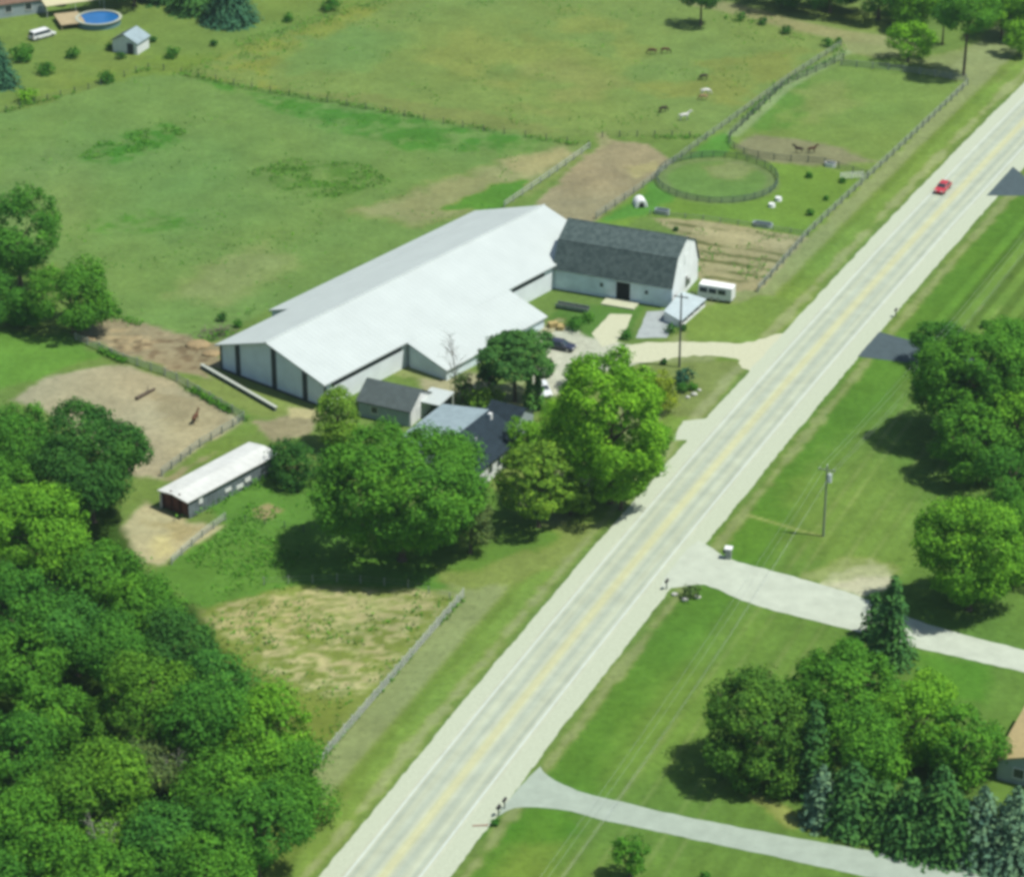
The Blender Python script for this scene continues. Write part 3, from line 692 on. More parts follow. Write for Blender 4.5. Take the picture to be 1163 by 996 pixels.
# long low white-roofed shed by the dirt lot
tb = empty('livestock_shed', (-39.6, -14.9), -TA, 'long low white-roofed shed with an open dark red end beside the sandy lot', 'shed')
TL, TW, TE, TR_ = 17.2, 5.0, 2.75, 3.1
WR2 = stripe_mat('weathered_white_metal', (0.52, 0.54, 0.505), 1, 1.2, 0.12, 0.5, 0.10, 0.5)
m = MB(); m.slab([(0, -TL/2-.4, TR_), (TW/2+.3, -TL/2-.4, TE), (TW/2+.3, TL/2+.3, TE), (0, TL/2+.3, TR_)], .14); m.build('roof', WR2, tb)
m = MB(); m.slab([(-TW/2-.3, -TL/2-.4, TE), (-.005, -TL/2-.4, TR_), (-.005, TL/2+.3, TR_), (-TW/2-.3, TL/2+.3, TE)], .14); m.build('roof', WR2, tb)
SHEDSIDE = stripe_mat('shade_dark_shed_boards', (0.12, 0.15, 0.16), 1, 0.8, 0.5, 0.8, 0.3, 0.7)
MB().box(TW/2-.1, TW/2, -TL/2+.1, TL/2, 0, TE-.1).build('side_wall', SHEDSIDE, tb)  # dark boards stand in for the shaded inside of this open side
MB().box(-TW/2, -TW/2+.1, -TL/2+.1, TL/2, 0, TE-.1).build('side_wall', SHEDSIDE, tb)
MB().prism_y([(-TW/2+.11, 0), (TW/2-.11, 0), (TW/2-.11, TE-.1), (0, TR_-.16), (-TW/2+.11, TE-.1)], TL/2-.15, TL/2-.02).build('end_wall', SHEDSIDE, tb)
MB().prism_y([(-TW/2+.11, 0), (TW/2-.11, 0), (TW/2-.11, TE-.1), (0, TR_-.16), (-TW/2+.11, TE-.1)], -TL/2+.32, -TL/2+.42).build('end_wall', stripe_mat('dark_red_boards', (0.12, 0.045, 0.038), 0, .4, .4, .9, .35, .9), tb)
for x in (-TW/2+.15, -.8, .8, TW/2-.15): MB().box(x-.1, x+.1, -TL/2+.1, -TL/2+.3, 0, TE-.1+(.5 if abs(x) < 1 else 0)).build('post', mat('dark_red_post', (0.06, 0.02, 0.018), .9, .3, 1), tb)
MB().box(-TW/2-.14, -TW/2-.04, -TL/2-.2, -TL/2+2.2, 0, 2.2).build('white_side_panel', WHITETRIM, tb)
for (a_, b_, z0, z1) in ((-6.6, -5.9, 1.4, 2.4), (.6, 1.9, .5, 1.1), (2.3, 3.4, .9, 1.5), (-1.6, -.4, 1.0, 1.5)):
    MB().box(TW/2+.02, TW/2+.1, a_, b_, z0, z1).build('pale_board', WHITETRIM, tb)

# neighbours at the edges of the frame
nh = P(6, 22, 0)
na_ = gable_house('brown_roofed_house', (nh[0]-6.5, nh[1]+3.5), R(24), 10, 26, 3.0, 5.6, (mat('brown_shingles', (0.16, 0.105, 0.075), .95, .15, 1, .1), mat('brown_shingles', (0.16, 0.105, 0.075))), SIDINGGREY, 'long brown-roofed neighbour house behind the blue pool', 'house')
for u in (-6, -2, 2.2, 5.5, 9.5): window(na_, 'y', u, 1.7, 1.3, 1.3, wallpos=-5)
MB().box(-9.5, -6.0, -7.6, -5.1, 0, 2.4).build('porch', WHITETRIM, na_)
MB().box(-4.0, -2.4, -5.9, -5.1, 0, 2.3).build('porch', WHITETRIM, na_)
dk = P(84, 27); dke = empty('pool_deck', (dk[0], dk[1]), R(20), 'tan wooden deck beside the round blue pool', 'deck')
TAN = mat('tan_deck_boards', col(196, 180, 140), .9, .15, 1)
MB().box(-3.2, 1.6, -3.4, 3.6, 1.02, 1.16).build('deck_floor', TAN, dke)
for sx in (-3.0, 1.4):
    for sy in (-3.2, 0, 3.4): MB().box(sx-.08, sx+.08, sy-.08, sy+.08, 0, 1.0).build('post', TAN, dke)
aw = P(84, 14); awe = empty('patio_awning', (aw[0], aw[1]), R(24), 'long cream awning between the brown-roofed house and the pool', 'awning')
m = MB(); m.slab([(-6, -1.7, 2.5), (6, -1.7, 2.5), (6, 1.7, 2.9), (-6, 1.7, 2.9)], .08); m.build('canopy', mat('cream_canvas', col(226, 220, 178), .8, .05, 1), awe)
for sx in (-5.8, 0, 5.8):
    for sy in (-1.5, 1.5): MB().tube((sx, sy, 0), (sx, sy, 2.45), .05).build('pole', WHITETRIM, awe)
pl = P(112.5, 27); ple = empty('swimming_pool', (pl[0], pl[1]), 0, 'round above-ground pool with bright blue water', 'pool')
def cyl_ring(r0, r1, z0, z1, n=48):
    m = MB()
    for i in range(n):
        a0, a1 = 2*math.pi*i/n, 2*math.pi*(i+1)/n
        p = lambda r, a, z: (r*math.cos(a), r*math.sin(a), z)
        m.hexa([p(r0,a0,z0), p(r1,a0,z0), p(r1,a1,z0), p(r0,a1,z0)], [p(r0,a0,z1), p(r1,a0,z1), p(r1,a1,z1), p(r0,a1,z1)])
    return m
cyl_ring(4.15, 4.25, 0, 1.2).build('pool_wall', mat('pool_wall_teal', col(120, 160, 165), .6, .06, 1), ple)
cyl_ring(4.0, 4.55, 1.2, 1.3).build('rim', mat('pool_rim', col(200, 208, 186), .6, .08, 1), ple)
m = MB(); m.poly([(4.14*math.cos(2*math.pi*i/48), 4.14*math.sin(2*math.pi*i/48), 1.06) for i in range(48)]); m.build('pool_water', mat('pool_water', col(46, 122, 190), .12, .12, .5, .5), ple)
sh = P(150, 60); she = gable_house('garden_shed', (sh[0]-.4, sh[1]+1.8), R(68), 5.2, 4.6, 2.5, 3.9, (LIGHTSH, GREYSH), SIDING, 'white garden shed with grey roof beside the blue pool', 'shed')  # sunlight put into the roof colours: pale slope faces it, dark slope turned away
MB().box(-2.3-.2, -2.3-.085, -1.9, -.6, .05, 2.1).build('door', DARKTRIM, she)
# tan-roofed house at the right edge
rh = P(1130, 861, 2.9); ra_ = R(65); rc = (rh[0]+6.6*math.cos(ra_)+5.0*math.sin(ra_), rh[1]+6.6*math.sin(ra_)-5.0*math.cos(ra_))
TANSH = mat('tan_shingles', col(208, 190, 138), .95, .1, 1.2, .1)
rhe = gable_house('tan_roofed_house', rc, ra_, 9.3, 12.5, 2.9, 4.6, (TANSH, TANSH), SIDINGGREY, 'tan-roofed house at the right edge behind the spruces', 'house')
for u in (-3.6, .6, 4.0): window(rhe, 'y', u, 1.5, 1.2, 1.3, wallpos=4.65)
for u in (-2.2, 2.2): window(rhe, 'x', u, 1.5, 1.2, 1.2, wallpos=-6.25)
MB().box(6.4, 7.3, 1.6, 2.6, 0, 5.6).build('chimney', WHITETRIM, rhe)

# ------------------------------------------------------------------ vehicles
TYRE = mat('tyre_rubber', (0.015, 0.015, 0.015), .9, .1, 2)
CHROME = mat('wheel_metal', (0.45, 0.46, 0.48), .35, .08, 2, .5, .8)
LAMP = mat('lamp_lens', (0.6, 0.6, 0.55), .2, .05, 2, .5)
REDLAMP = mat('red_lamp_lens', (0.30, 0.01, 0.01), .3, .05, 2, .5)
def car(name, loc, ang, paint, label, cat='car', L=4.5, Wd=1.78, Hh=1.42, van=False, group=None):
    e = empty(name, loc, ang, label, cat, group); h = L/2; w = Wd/2
    body = [(-h, .32), (h-.05, .30), (h, .55), (h-.12, .74), (h-1.15, .88), (-h+.55, .92), (-h+.05, .86), (-h-.02, .6)]
    m = MB(); m.prism_y([(x, z) for x, z in body], -w, w); m.build('body', paint, e, bevel=.09, smooth=False)
    c0, c1 = (h-1.15, -h+.25) if not van else (h-.75, -h+.08)
    t0, t1 = (h-2.0, -h+1.0) if not van else (h-1.45, -h+.3)
    top = Hh if not van else 1.75
    m = MB(); m.hexa([(c1, -w+.05, .86), (c0, -w+.05, .86), (c0, w-.05, .86), (c1, w-.05, .86)], [(t1, -w+.24, top), (t0, -w+.24, top), (t0, w-.24, top), (t1, w-.24, top)]); m.build('cabin', paint, e, bevel=.06)
    def lerp(a_, b_, t): return a_+(b_-a_)*t
    def pt(x, s, t, off): return (x, s*(lerp(w-.05, w-.24, t)+off), lerp(.86, top, t))
    for s in (-1, 1):                                                  # side glass
        x00, x01 = lerp(c1, t1, .15)+.12, lerp(c0, t0, .15)-.12; x10, x11 = lerp(c1, t1, .85)+.12, lerp(c0, t0, .85)-.12
        m = MB(); q = [pt(x00, s, .15, .012), pt(x01, s, .15, .012), pt(x11, s, .85, .012), pt(x10, s, .85, .012)]
        m.hexa([(p[0], p[1]-s*.03, p[2]) for p in q], q); m.build('side_window', GLASS, e)
    for nm, ca_, ta_, s in (('windscreen', c0, t0, 1), ('rear_window', c1, t1, -1)):
        q = []
        for t, sy in ((.12, -1), (.12, 1), (.88, 1), (.88, -1)):
            q.append((lerp(ca_, ta_, t)+s*.02, sy*(lerp(w-.05, w-.24, t)-.1), lerp(.86, top, t)+.015))
        m = MB(); m.hexa([(p[0]-s*.03, p[1], p[2]-.02) for p in q], q); m.build(nm, GLASS, e)
    for sx in (-1, 1):
        for s in (-1, 1):
            x = sx*(h-.88); m = MB(); m.tube((x, s*(w-.2), .33), (x, s*(w+.015), .33), .33, n=20); wh = m.build('wheel', TYRE, e, bevel=.03)
            MB().tube((x, s*(w+.017), .33), (x, s*(w+.03), .33), .2, n=14).build('rim', CHROME, wh)
    for s in (-1, 1):
        MB().box(h-.10, h+.02, s*(w-.34)-.2, s*(w-.34)+.2, .58, .72).build('headlight', LAMP, e)
        MB().box(-h-.05, -h+.05, s*(w-.26)-.16, s*(w-.26)+.16, .64, .82).build('tail_light', REDLAMP, e)
    return e
def heading(u0, v0, u1, v1):
    a_, b_ = P(u0, v0), P(u1, v1); return math.atan2(b_[1]-a_[1], b_[0]-a_[0])
cp = P(1070.5, 216.5); ca_d = road_d(np.array([cp[0]]), np.array([cp[1]]))[0]
car('red_car', (cp[0], cp[1], .022), math.atan2(1, rslope(cp[1]))+math.pi, mat('red_car_paint', (0.42, 0.035, 0.05), .35, .06, 1, .5), 'small red car driving on the road')
c_ = P(637, 396); car('dark_car', (c_[0], c_[1], .012), heading(620, 392, 652, 398), mat('navy_car_paint', (0.03, 0.035, 0.06), .3, .05, 1, .5), 'dark navy car parked on the pale gravel yard')
c_ = P(617, 446); car('white_car', (c_[0], c_[1], .012), heading(617, 438, 622, 470)+.15, mat('white_car_paint', (0.60, 0.64, 0.66), .35, .04, 1, .5), 'white car parked under the bright tree beside two narrow arborvitae')
c_ = P(48, 43); car('white_minivan', (c_[0], c_[1], 0), heading(30, 47, 66, 37), mat('white_van_paint', (0.64, 0.66, 0.64), .35, .04, 1, .5), 'white minivan parked on grass by the brown-roofed house', 'van', L=5.3, Wd=2.0, van=True)

# horse trailer
ht = P(813, 343); hte = empty('horse_trailer', (ht[0]+.2, ht[1]+1.0), R(-22), 'white box horse trailer parked at the back corner of the barn', 'trailer')
m = MB(); m.hexa([(-2.9, -1.05, .45), (2.7, -1.05, .45), (2.7, 1.05, .45), (-2.9, 1.05, .45)], [(-2.7, -1.0, 2.6), (2.7, -1.0, 2.6), (2.7, 1.0, 2.6), (-2.7, 1.0, 2.6)]); m.build('box_body', WHITETRIM, hte, bevel=.1)
for x in (-1.9, -.4, 1.1): MB().box(x-.62, x+.62, -1.075, -1.02, 1.35, 2.15).build('window', GLASS, hte)
MB().box(-1.6, 1.6, -1.12, -1.055, .46, .62).build('fender', WHITETRIM, hte)
for x in (-.5, .5):
    for s in (-1, 1):
        wh = MB().tube((x, s*.85, .36), (x, s*1.1, .36), .36, n=18).build('wheel', TYRE, hte)
        MB().tube((x, s*1.102, .36), (x, s*1.12, .36), .2, n=12).build('rim', CHROME, wh)
m = MB(); m.tube((-2.8, -.6, .5), (-4.4, 0, .5), .06); m.tube((-2.8, .6, .5), (-4.4, 0, .5), .06); m.tube((-4.1, 0, .05), (-4.1, 0, .7), .05); m.build('hitch', DARKTRIM, hte)

# ------------------------------------------------------------------ fences
WOODGREY = mat('weathered_fence_wood', col(172, 182, 168), .95, .18, 3)
WOODWHITE = mat('pale_fence_wood', col(206, 214, 200), .9, .12, 3)
WOODDARK = mat('dark_fence_wood', (0.07, 0.09, 0.085), .95, .25, 3)
def fence(name, px, label, spacing=3.0, h=1.25, nr=3, m=None, pr=.09, rail=.075, cat='fence', world=None, wire=False, closed=False):
    m = m or WOODGREY
    pts = [np.array(p, float) for p in world] if world is not None else [P(u, v)[:2] for u, v in px]
    if closed: pts = pts+[pts[0]]
    o_ = pts[0]; e = empty(name, (o_[0], o_[1]), 0, label, cat)
    rng = random.Random(len(px) if px else 5)
    seg = [np.linalg.norm(pts[i+1]-pts[i]) for i in range(len(pts)-1)]; tot = sum(seg)
    n = max(2, int(round(tot/spacing))); pos = []
    for k in range(n+(0 if closed else 1)):
        s = tot*k/n; i = 0
        while i < len(seg)-1 and s > seg[i]: s -= seg[i]; i += 1
        pos.append(pts[i]+(pts[i+1]-pts[i])*min(1, s/seg[i]))
    for p in pos:
        q = p-o_; hh = h*rng.uniform(.96, 1.08); lx, ly = rng.uniform(-.04, .04), rng.uniform(-.04, .04)
        mb = MB(); mb.hexa([(q[0]-pr, q[1]-pr, 0), (q[0]+pr, q[1]-pr, 0), (q[0]+pr, q[1]+pr, 0), (q[0]-pr, q[1]+pr, 0)], [(q[0]-pr*.8+lx, q[1]-pr*.8+ly, hh), (q[0]+pr*.8+lx, q[1]-pr*.8+ly, hh), (q[0]+pr*.8+lx, q[1]+pr*.8+ly, hh), (q[0]-pr*.8+lx, q[1]+pr*.8+ly, hh)])
        mb.build('post', m, e)
    P2 = pos+([pos[0]] if closed else [])
    for r in range(nr):
        z = h*(r+.75)/(nr+.05); mb = MB()
        for i in range(len(P2)-1):
            a_ = P2[i]-o_; b_ = P2[i+1]-o_; d = (b_-a_)/np.linalg.norm(b_-a_); nn = np.array([d[1], -d[0]])
            off = nn*(pr+.02); za = z+rng.uniform(-.02, .02); zb = z+rng.uniform(-.02, .02)
            if wire: mb.tube((*(a_+off), za), (*(b_+off), zb), .012, n=4)
            else: mb.hexa([(*(a_+off-nn*.02), za-rail), (*(b_+off-nn*.02), zb-rail), (*(b_+off+nn*.02), zb-rail), (*(a_+off+nn*.02), za-rail)], [(*(a_+off-nn*.02), za+rail), (*(b_+off-nn*.02), zb+rail), (*(b_+off+nn*.02), zb+rail), (*(a_+off+nn*.02), za+rail)])
        mb.build('wire' if wire else 'rail', m, e)
    return e
fence('board_fence', [(356,874),(526,678)], 'pale board fence between the straw field and the road verge', 2.0, 1.35, 3, WOODWHITE, .10, .10)
fence('board_fence', [(1099,97),(1010,181),(984,205),(919,266),(861,332)], 'grey rail fence along the road beside the small paddock and garden', 3.0, 1.3, 3, WOODGREY, .1, .08)
fence('board_fence', [(955,53),(900,88),(827,141),(767,184),(736,210),(677,249)], 'pale rail fence of the far horse pasture, left of the double run', 3.2, 1.25, 3, WOODGREY, .08, .06)
fence('board_fence', [(958,68),(890,98),(829,156),(828,164),(838,173),(866,181),(934,186),(985,201)], 'grey rail fence bending round the left side of the small paddock', 3.0, 1.25, 3, WOODDARK, .08, .05)
fence('board_fence', [(955,75),(1010,80),(1047,85),(1097,93)], 'grey rail fence at the top of the small paddock, below the round green tree', 3.0, 1.3, 3, WOODGREY, .1, .08)
fence('round_pen', None, 'round horse pen of dark grey-green rail panels', 2.0, 1.2, 3, mat('pen_panel_metal', (0.075, 0.12, 0.10), .6, .1, 2), .06, .07, 'pen', world=[(pen[0]+10.3*math.cos(2*math.pi*i/32), pen[1]+10.3*math.sin(2*math.pi*i/32)) for i in range(32)], closed=True)
fence('board_fence', [(670,169),(622,203),(573,236)], 'pale rail fence from the dirt lot corner down to the long arena', 3.0, 1.2, 2, WOODWHITE, .09, .10)
fence('wire_fence', [(186,80),(280,100),(342,111),(459,132),(530,146),(611,158),(668,167)], 'thin wire fence dividing the two pastures', 4.0, 1.2, 3, WOODDARK, .08, .03, wire=True)
fence('wire_fence', [(684,156),(740,155),(803,157)], 'short dark wire fence above the dirt lot gateway', 3.0, 1.2, 3, WOODDARK, .09, .03, wire=True)
fence('wire_fence', [(-25,136),(34,120),(72,109),(103,101),(165,79),(186,80)], 'dark post fence below the shed and pool garden', 3.0, 1.2, 3, WOODDARK, .08, .03, wire=True)
fence('board_fence', [(86,386),(141,410),(195,429),(277,476)], 'dark grey rail fence along the top of the bare dirt paddock', 2.8, 1.25, 3, WOODGREY, .1, .08)
fence('board_fence', [(277,478),(225,509),(184,541)], 'weathered rail fence on the right side of the bare dirt paddock', 2.4, 1.25, 3, WOODGREY, .1, .07)
fence('board_fence', [(256,591),(226,613),(195,641)], 'pale rail fence edging the sandy lot below the long shed', 2.4, 1.15, 3, WOODWHITE, .08, .07)
fence('wire_fence', [(511,681),(463,667),(390,660),(300,664)], 'thin post fence along the top of the straw field', 3.0, 1.1, 2, WOODGREY, .07, .03, wire=True)
fence('board_fence', [(738,244),(752,246),(800,250),(862,259),(918,268)], 'low weathered fence between the round pen lawn and the garden', 3.0, .9, 2, WOODGREY, .07, .05)
fence('wire_fence', [(256,590),(300,596),(345,604)], 'short wire fence across the bright green lawn beside the long shed', 3.0, 1.1, 2, WOODDARK, .06, .03, wire=True)
# white planks lying along the arena bank
wb = P(229, 418); we = P(314, 467); wbe = empty('retaining_wall', (wb[0], wb[1]), math.atan2(we[1]-wb[1], we[0]-wb[0]), 'low white plank wall in front of the arena gable', 'wall')
wl = float(np.linalg.norm((we-wb)[:2]))
MB().box(0, wl, -.25, .25, .55, .68).build('cap_board', WOODWHITE, wbe)
MB().box(.1, wl-.1, -.12, .12, 0, .549).build('face_board', WOODDARK, wbe)
for k in range(7): MB().box(wl*k/6-.08 if k else .02, wl*k/6+.08 if k < 6 else wl-.02, -.22, -.125, 0, .545).build('post', WOODGREY, wbe)
gt = P(980, 203); gte = empty('paddock_gate', (gt[0], gt[1]), R(10), 'pale metal gate in the corner between small paddock and pen lawn', 'gate')
for z in (.35, .65, .95, 1.25): MB().tube((-4, 0, z), (0, 0, z), .05, n=6).build('bar', WHITETRIM, gte)
for x in (-4, -2, 0): MB().tube((x, 0, .1), (x, 0, 1.35), .06, n=6).build('upright', WHITETRIM, gte)

# ------------------------------------------------------------------ poles and wires
POLEWOOD = mat('pole_wood', (0.22, 0.20, 0.17), .95, .2, 2)
POLEGREY = mat('pole_grey_wood', (0.20, 0.24, 0.17), .95, .15, 2)
def solve_h(u, vb, vt):
    p = P(u, vb); lo_, hi = 0., 40.
    for _ in range(40):
        md = (lo_+hi)/2
        if Q(p[0], p[1], md)[1] > vt: lo_ = md
        else: hi = md
    return lo_
def pole(u, vb, vt, label, m, transformer=True, arm=True, aang=R(-20)):
    p = P(u, vb); h = solve_h(u, vb, vt); e = empty('utility_pole', (p[0], p[1]), aang, label, 'utility pole')
    MB().tube((0, 0, 0), (0, 0, h), .17, .11, n=12).build('pole', m, e)
    if arm:
        MB().box(-1.1, 1.1, -.19, -.11, h-.62, h-.46).build('crossarm', m, e)
        for x in (-.95, 0.0, .95): MB().tube((x, -.15 if x else 0, h-.46 if x else h), (x, -.15 if x else 0, h-.22 if x else h+.25), .05, n=8).build('insulator', WHITETRIM, e)
    if transformer:
        t = MB().tube((.42, -.05, h-2.3), (.42, -.05, h-1.15), .30, n=16).build('transformer', mat('transformer_grey', (0.50, 0.56, 0.54), .5, .06, 1), e, bevel=.04)
        MB().tube((.42, -.05, h-1.15), (.42, -.05, h-.85), .06, n=8).build('bushing', WHITETRIM, t)
    return p, h
pA, hA = pole(935, 609, 529, 'grey power pole with transformer on the right-hand lawn', POLEGREY)
pB, hB = pole(771.5, 417, 333, 'dark power pole in front of the barn gable', mat('dark_pole_wood', (0.08, 0.085, 0.08), .95, .2, 2), False, True)
pole(1141.5, 24, -30, 'pale power pole among the trees in the top right corner', POLEGREY, False, True)
WIRE = mat('aluminium_wire', (0.45, 0.50, 0.46), .5, .05, 1, .4, .3)
def wire(a_, b_, sag, label):
    a_ = Vector(a_); b_ = Vector(b_); mb = MB(); N = 28; prev = None
    o_ = a_.copy()
    for i in range(N+1):
        t = i/N; p = a_.lerp(b_, t); p.z -= 4*sag*t*(1-t)
        if prev is not None: mb.tube(prev-o_, p-o_, .009, n=4)
        prev = p
    ob = mb.build('power_line', WIRE); ob.location = o_
    return tag(ob, label, 'power line', 'power lines over the right-hand lawn')
ax_ = Vector((math.cos(R(-20)), math.sin(R(-20)), 0))
# both spans leave the pole along the road
e1 = P(566, 1075, 9.0); e2 = P(1235, 180, 9.8)
LB = ['outer road-side', 'inner road-side', 'far', 'lowest']
for k, (off, dz) in enumerate(((-.95, -.2), (.0, .25), (.95, -.2), (.15, -1.9))):
    s_ = Vector((pA[0], pA[1], hA+dz))+ax_*off
    wire(s_, Vector(e1)+ax_*off+Vector((0, 0, dz)), 1.3+.25*k, '%s wire from the transformer pole towards the bottom driveway' % LB[k])
    wire(s_, Vector(e2)+ax_*off+Vector((0, 0, dz)), 1.6+.2*k, '%s wire from the transformer pole towards the upper right trees' % LB[k])

# mailboxes
def mailbox(u, v, ang, m, label, group=None, h=1.05, big=1.0):
    p = P(u, v); e = empty('mailbox', (p[0], p[1]), ang, label, 'mailbox', group)
    MB().box(-.06, .06, -.06, .06, 0, h-.01).build('post', WOODDARK, e)
    pr = [(-.12*big, h), (.12*big, h), (.12*big, h+.18*big)]+[(.12*big*math.cos(a), h+.18*big+.12*big*math.sin(a)) for a in (math.pi*k/8 for k in range(1, 8))]+[(-.12*big, h+.18*big)]
    b_ = MB().prism_y(pr, -.3*big, .3*big).build('box', m, e)
    MB().box(.13*big, .15*big, -.1, -.06, h+.15, h+.42).build('flag', REDLAMP, b_)
    MB().box(-.1*big, .1*big, -.31*big-.02, -.3*big-.003, h+.02, h+.22*big).build('door', m, b_)
DARKBOX = mat('mailbox_black', (0.02, 0.022, 0.025), .5, .1, 2, .4)
mailbox(1017, 360, R(-25), DARKBOX, 'single black mailbox on the road edge above the short blacktop drive', big=1.15)
mailbox(566, 926, R(-25), DARKBOX, 'black mailbox at the mouth of the bottom driveway, nearer the road', big=1.15)
mailbox(573, 918, R(-25), DARKBOX, 'black mailbox at the mouth of the bottom driveway, nearer the lawn', big=1.15)
mailbox(757, 669, R(-25), DARKBOX, 'small black mailbox beside the stone-edged bed at the concrete driveway', big=1.2)
p = P(827, 634); e = empty('gate_pillar', (p[0], p[1]), R(-15), 'pale stone pillar with white cap at the concrete driveway entrance', 'pillar')
MB().box(-.38, .38, -.38, .38, 0, 1.45).build('shaft', mat('pillar_stone', col(176, 186, 176), .95, .2, 2), e)
MB().box(-.5, .5, -.5, .5, 1.45, 1.62).build('cap', WHITETRIM, e)
MB().box(-.72, -.39, -.2, .2, .75, 1.15).build('mailbox', DARKBOX, e)

# ------------------------------------------------------------------ farmyard things
def water_tank(u, v, label, m, L=2.2, Wd=1.0, hh=.6, ang=R(-20)):
    p = P(u, v); e = empty('stock_tank', (p[0], p[1]), ang, label, 'stock tank')
    n_ = 20; out = [(math.copysign(L/2-Wd/2, math.cos(a))+Wd/2*math.cos(a), Wd/2*math.sin(a)) for a in (2*math.pi*(k+.5)/n_ for k in range(n_))]
    mb = MB()
    for i in range(n_):
        a_, b_ = out[i], out[(i+1) % n_]
        mb.hexa([(a_[0]*.92, a_[1]*.86, 0), (*a_, 0), (*b_, 0), (b_[0]*.92, b_[1]*.86, 0)], [(a_[0]*.92, a_[1]*.86, hh), (*a_, hh), (*b_, hh), (b_[0]*.92, b_[1]*.86, hh)])
    mb.build('tank_wall', m, e)
    mb = MB(); mb.poly([(x*.93, y*.87, hh*.8) for x, y in out]); mb.build('tank_water', mat('tank_water', (.05, .07, .07), .1, .1, 1, .5), e)
GALV = mat('galvanised', (0.38, 0.44, 0.46), .5, .12, 2, .4, .3)
water_tank(943, 189, 'pale stock tank on the fence line below two dark horses', WHITETRIM, 2.0, 1.2, .7)
water_tank(752, 243, 'blue-grey stock tank at the top left corner of the garden', GALV, 2.6, 1.3, .8)
water_tank(866, 257, 'long grey stock tank on the lawn just above the garden', GALV, 3.4, 1.5, .6)
p = P(727, 233); e = empty('calf_hutch', (p[0], p[1]), R(10), 'white domed calf hutch on green grass beside the dirt lot', 'hutch')
mb = MB(); pr = [(1.1*math.cos(math.pi*k/12), 1.35*math.sin(math.pi*k/12)) for k in range(13)]
mb.prism_y(pr, -1.2, 1.2); mb.build('shell', WHITETRIM, e, bevel=.08)
MB().prism_y([(.5*math.cos(math.pi*k/8), .95*math.sin(math.pi*k/8)) for k in range(9)], -1.26, -1.21).build('doorway', DARKIN, e)
for (u, v, lb) in ((884, 228, 'upper of two small white feed tubs below the round pen'), (876.5, 235, 'lower of two small white feed tubs below the round pen')):
    p = P(u, v); e = empty('feed_tub', (p[0], p[1]), 0, lb, 'feed tub', 'white feed tubs on the pen lawn')
    MB().tube((0, 0, 0), (0, 0, .55), .62, .5, n=18).build('tub', WHITETRIM, e, bevel=.05); cyl_ring(.46, .55, .551, .60, 18).build('rim', WHITETRIM, e)
# log and bits in the yard
p = P(166, 449); e = empty('fallen_log', (p[0], p[1]), heading(150, 456, 178, 442), 'dark fallen log lying on the bare dirt paddock', 'log')
MB().tube((-2.0, 0, .28), (1.9, .15, .26), .30, .20, n=10).build('log_trunk', BARK, e); MB().tube((.4, .1, .3), (1.4, .9, .75), .1, .04, n=6).build('branch_stub', BARK, e)
p = P(650, 352); e = empty('feed_bunk', (p[0], p[1]), BA, 'dark wooden feed bunk on the grass between arena wing and barn', 'feed bunk')
MB().box(-2.6, 2.6, -.5, .5, .35, .45).build('floor', WOODDARK, e)
for s in (-1, 1): MB().box(-2.6, 2.6, s*.55-.04, s*.55+.04, .3, .9).build('side_board', WOODGREY, e)
for sx in (-2.4, 0, 2.4):
    for s in (-1, 1): MB().box(sx-.06, sx+.06, s*.44-.05, s*.44+.05, 0, .345).build('leg', WOODDARK, e)
HAY = mat('straw', col(196, 178, 118), 1, .25, 4)
rng = random.Random(4)
for k, (u, v, lb) in enumerate(((628, 371, 'left tan straw bale beside the dark parked car'), (637, 374, 'right tan straw bale beside the dark parked car'))):
    p = P(u, v); mb = MB(); mb.box(-.75, .75, -.5, .5, 0, .75)
    ob = mb.build('straw_bale', HAY, bevel=.08); ob.location = (p[0], p[1], 0); ob.rotation_euler = (0, 0, .4+k); tag(ob, lb, 'straw bale', 'straw bales in the yard')
STONE = mat('pale_stone', (0.42, 0.43, 0.38), .95, .25, 2)
for k, (u, v, s_, lb) in enumerate(((788, 449, .42, 'largest pale stone in front of the shrubs below the dark pole'), (781, 452, .3, 'small pale stone left of the larger one below the dark pole'), (794, 444, .28, 'small pale stone right of the larger one below the dark pole'),
        (766, 676, .35, 'pale stone nearest the road in the driveway flower bed'), (778, 682, .4, 'pale stone at the bottom of the driveway flower bed'), (792, 679, .38, 'pale stone at the lawn end of the driveway flower bed'))):
    p = P(u, v); mb = MB(); mb.blob((0, 0, s_*.45), s_, 2, .12, random.Random(k), (1.2, .9, .7)); ob = mb.build('stone', STONE); ob.location = (p[0], p[1], 0); tag(ob, lb, 'stone', 'pale garden stones')
p = P(546, 938); e = empty('reflector_post', (p[0], p[1]), 0, 'short post with red reflectors lying by the bottom mailboxes', 'post')
MB().tube((-.9, 0, .08), (.7, .1, .12), .07, n=8).build('post', mat('pinkish_wood', (0.35, 0.20, 0.16), .9, .2, 2), e); MB().tube((.7, .1, .12), (.75, .1, .12), .1, n=10).build('reflector', REDLAMP, e)

